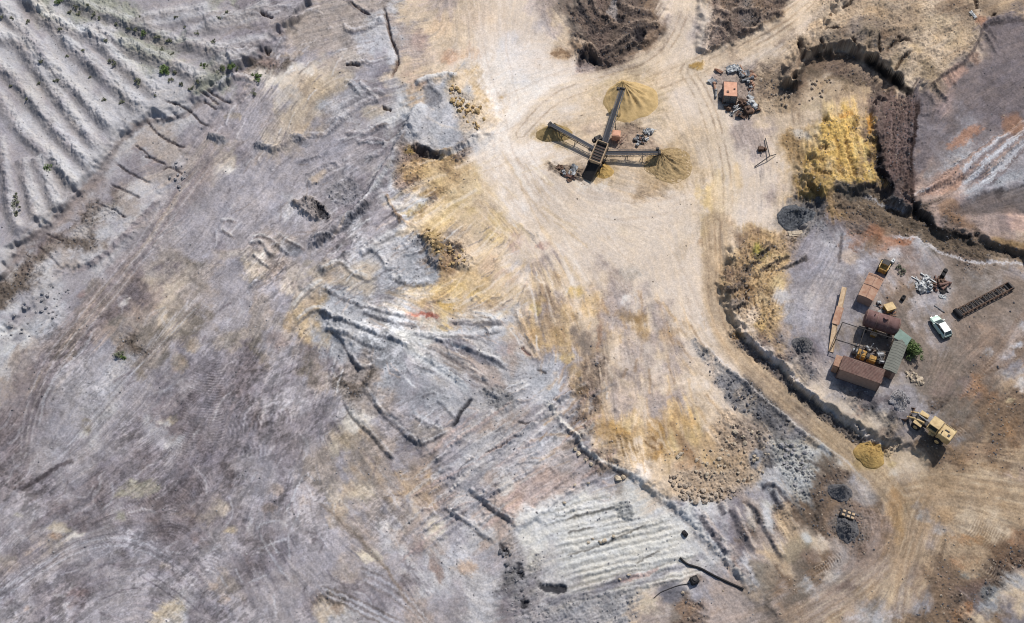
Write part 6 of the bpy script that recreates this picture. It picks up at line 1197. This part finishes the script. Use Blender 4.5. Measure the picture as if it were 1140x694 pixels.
# ------------------------------------------------------------------ vegetation
def plant_obj(name, label, cat, u, v_, r, h, m, seed, n, group=None, sy=1.0):
    rr = random.Random(seed); g = ground_at(u, v_, h*.4); t = thing(name, label, cat, g, rr.uniform(0, 6), group)
    b = MB(); cl = [(rr.gauss(0,.45)*r, rr.gauss(0,.45)*r*sy, rr.uniform(.25,.8)*h, rr.uniform(.25,.5)*r) for _ in range(max(5, int(n/45)))]
    for k in range(n):
        cx, cy, cz, cr = rr.choice(cl); d = Vector((rr.gauss(0,1), rr.gauss(0,1), rr.gauss(0,.8))).normalized()*cr*rr.uniform(.4, 1.1)
        p_ = Vector((cx, cy, max(.05, cz)))+d; p_.z = max(.03, p_.z); s_ = rr.uniform(.07, .15)*(1 if r < 1 else 1.35)
        a = Vector((rr.gauss(0,1), rr.gauss(0,1), rr.gauss(0,.5))).normalized(); c2 = a.cross(Vector((rr.gauss(0,1), rr.gauss(0,1), rr.gauss(0,1)))).normalized()
        b.add([p_-a*s_, p_+c2*s_*.5, p_+a*s_, p_-c2*s_*.5], [(0,1,2,3)])
    b.build('foliage', m, t); b = MB()
    for k in range(5 if r < 1 else 9): cx, cy, cz, cr = cl[k % len(cl)]; b.cyl((0,0,-.1), (cx*.8,cy*.8,cz*.9), .035 if r < 1 else .07, 5, .012)
    b.build('stem', M['stem'], t); return t
plant_obj('bush', 'bushy bright green shrub against the right side of the shed', 'bush', 1016, 389, 1.25, 2.0, M['leaf'], 5, 2600, None, 1.3)
SH = [(66,2,1.1,'leaf',420),(31,24,.7,'weed',200),(67,32,.6,'weed',160),(84,8,.7,'weed',220),(88,15,.6,'weed',160),(104,16,.6,'weed',160),(111,20,.6,'weed',160),(130,27,.6,'weed',150),(143,32,.5,'weed',120),(160,37,1.0,'leaf',360),(175,42,.8,'weed',260),(186,46,.8,'weed',240),(150,33,.6,'weed',140),
 (183,79,1.25,'leaf',520),(196,83,.7,'weed',180),(190,88,.6,'weed',150),(202,94,.6,'weed',150),(211,100,.6,'weed',130),(220,91,.7,'weed',160),(225,73,.7,'leaf',180),(128,70,.7,'weed',180),(124,67,.6,'weed',150),(153,91,1.0,'weed',300),(172,107,.5,'weed',120),(45,69,.7,'weed',180),(62,90,.6,'weed',150),(43,93,.5,'weed',110),(115,111,.6,'weed',150),(135,114,.7,'weed',170),
 (53,187,1.0,'leaf',300),(17,228,1.1,'weed',340),(18,238,.9,'weed',240),(17,220,.8,'weed',200),(256,74,1.2,'leaf',420),(247,77,1.0,'weed',300),(264,77,.8,'weed',220),(287,86,1.2,'leaf',420),(281,103,.9,'weed',260),(229,72,.5,'weed',100),(237,46,.6,'weed',140),(98,6,.6,'weed',140),(78,14,.6,'weed',150),(132,396,1.0,'weed',300),(138,397,.7,'leaf',200),(13,20,.5,'weed',110),(2,19,.7,'weed',150),
 (190,60,.6,'weed',130),(180,55,.6,'weed',140),(195,19,.4,'weed',90),(206,30,.4,'weed',90),(220,37,.5,'weed',110),(1006,303,.8,'weed',200),(1001,297,.6,'weed',140),(118,45,.5,'weed',110),(155,19,.4,'weed',80),(213,98,.5,'weed',90),(75,62,.4,'weed',90),(100,86,.4,'weed',90),(30,110,.4,'weed',90),(12,96,.5,'weed',110),(92,56,.4,'weed',80),(243,20,.5,'weed',100),(252,14,.5,'weed',100)]
for i, (u, v_, r, m_, n) in enumerate(SH):
    if m_ == 'leaf': lb, gp, nm_ = 'bright green shrub growing in a trough of the grey furrowed spoil', 'bright shrubs on the spoil', 'shrub'
    else: lb, gp, nm_ = 'low dull green weed tuft on the grey furrowed spoil', 'weed tufts on the spoil', 'weed_tuft'
    if u > 1000: lb, gp = 'low dull weed tuft right of the ochre skid loader', 'weed tufts in the yard'
    if 120 < u < 140 and v_ > 390: lb, gp = ('low dull weed tuft' if m_ == 'weed' else 'small bright green shrub')+' on the isolated mound beside the west haul road', None
    if m_ == 'leaf' and v_ < 300:
        lb = {66: 'bright green shrub at the very top edge above the furrows', 160: 'bright green shrub in the long upper trough, left of the dull tufts', 183: 'largest bright green shrub in the middle of the upper furrows', 225: 'small bright green shrub on the ridge right of the largest shrub', 53: 'bright green shrub low on the western furrows above the eroded edge', 256: 'bright green shrub near the right tip of the furrows', 287: 'bright green shrub at the right foot of the furrowed spoil'}[u]; gp = 'bright shrubs on the spoil'
    plant_obj(nm_, lb, 'shrub' if m_ == 'leaf' else 'weed', u, v_, r*.85, r*.65, M[m_], 100+i, n, gp)
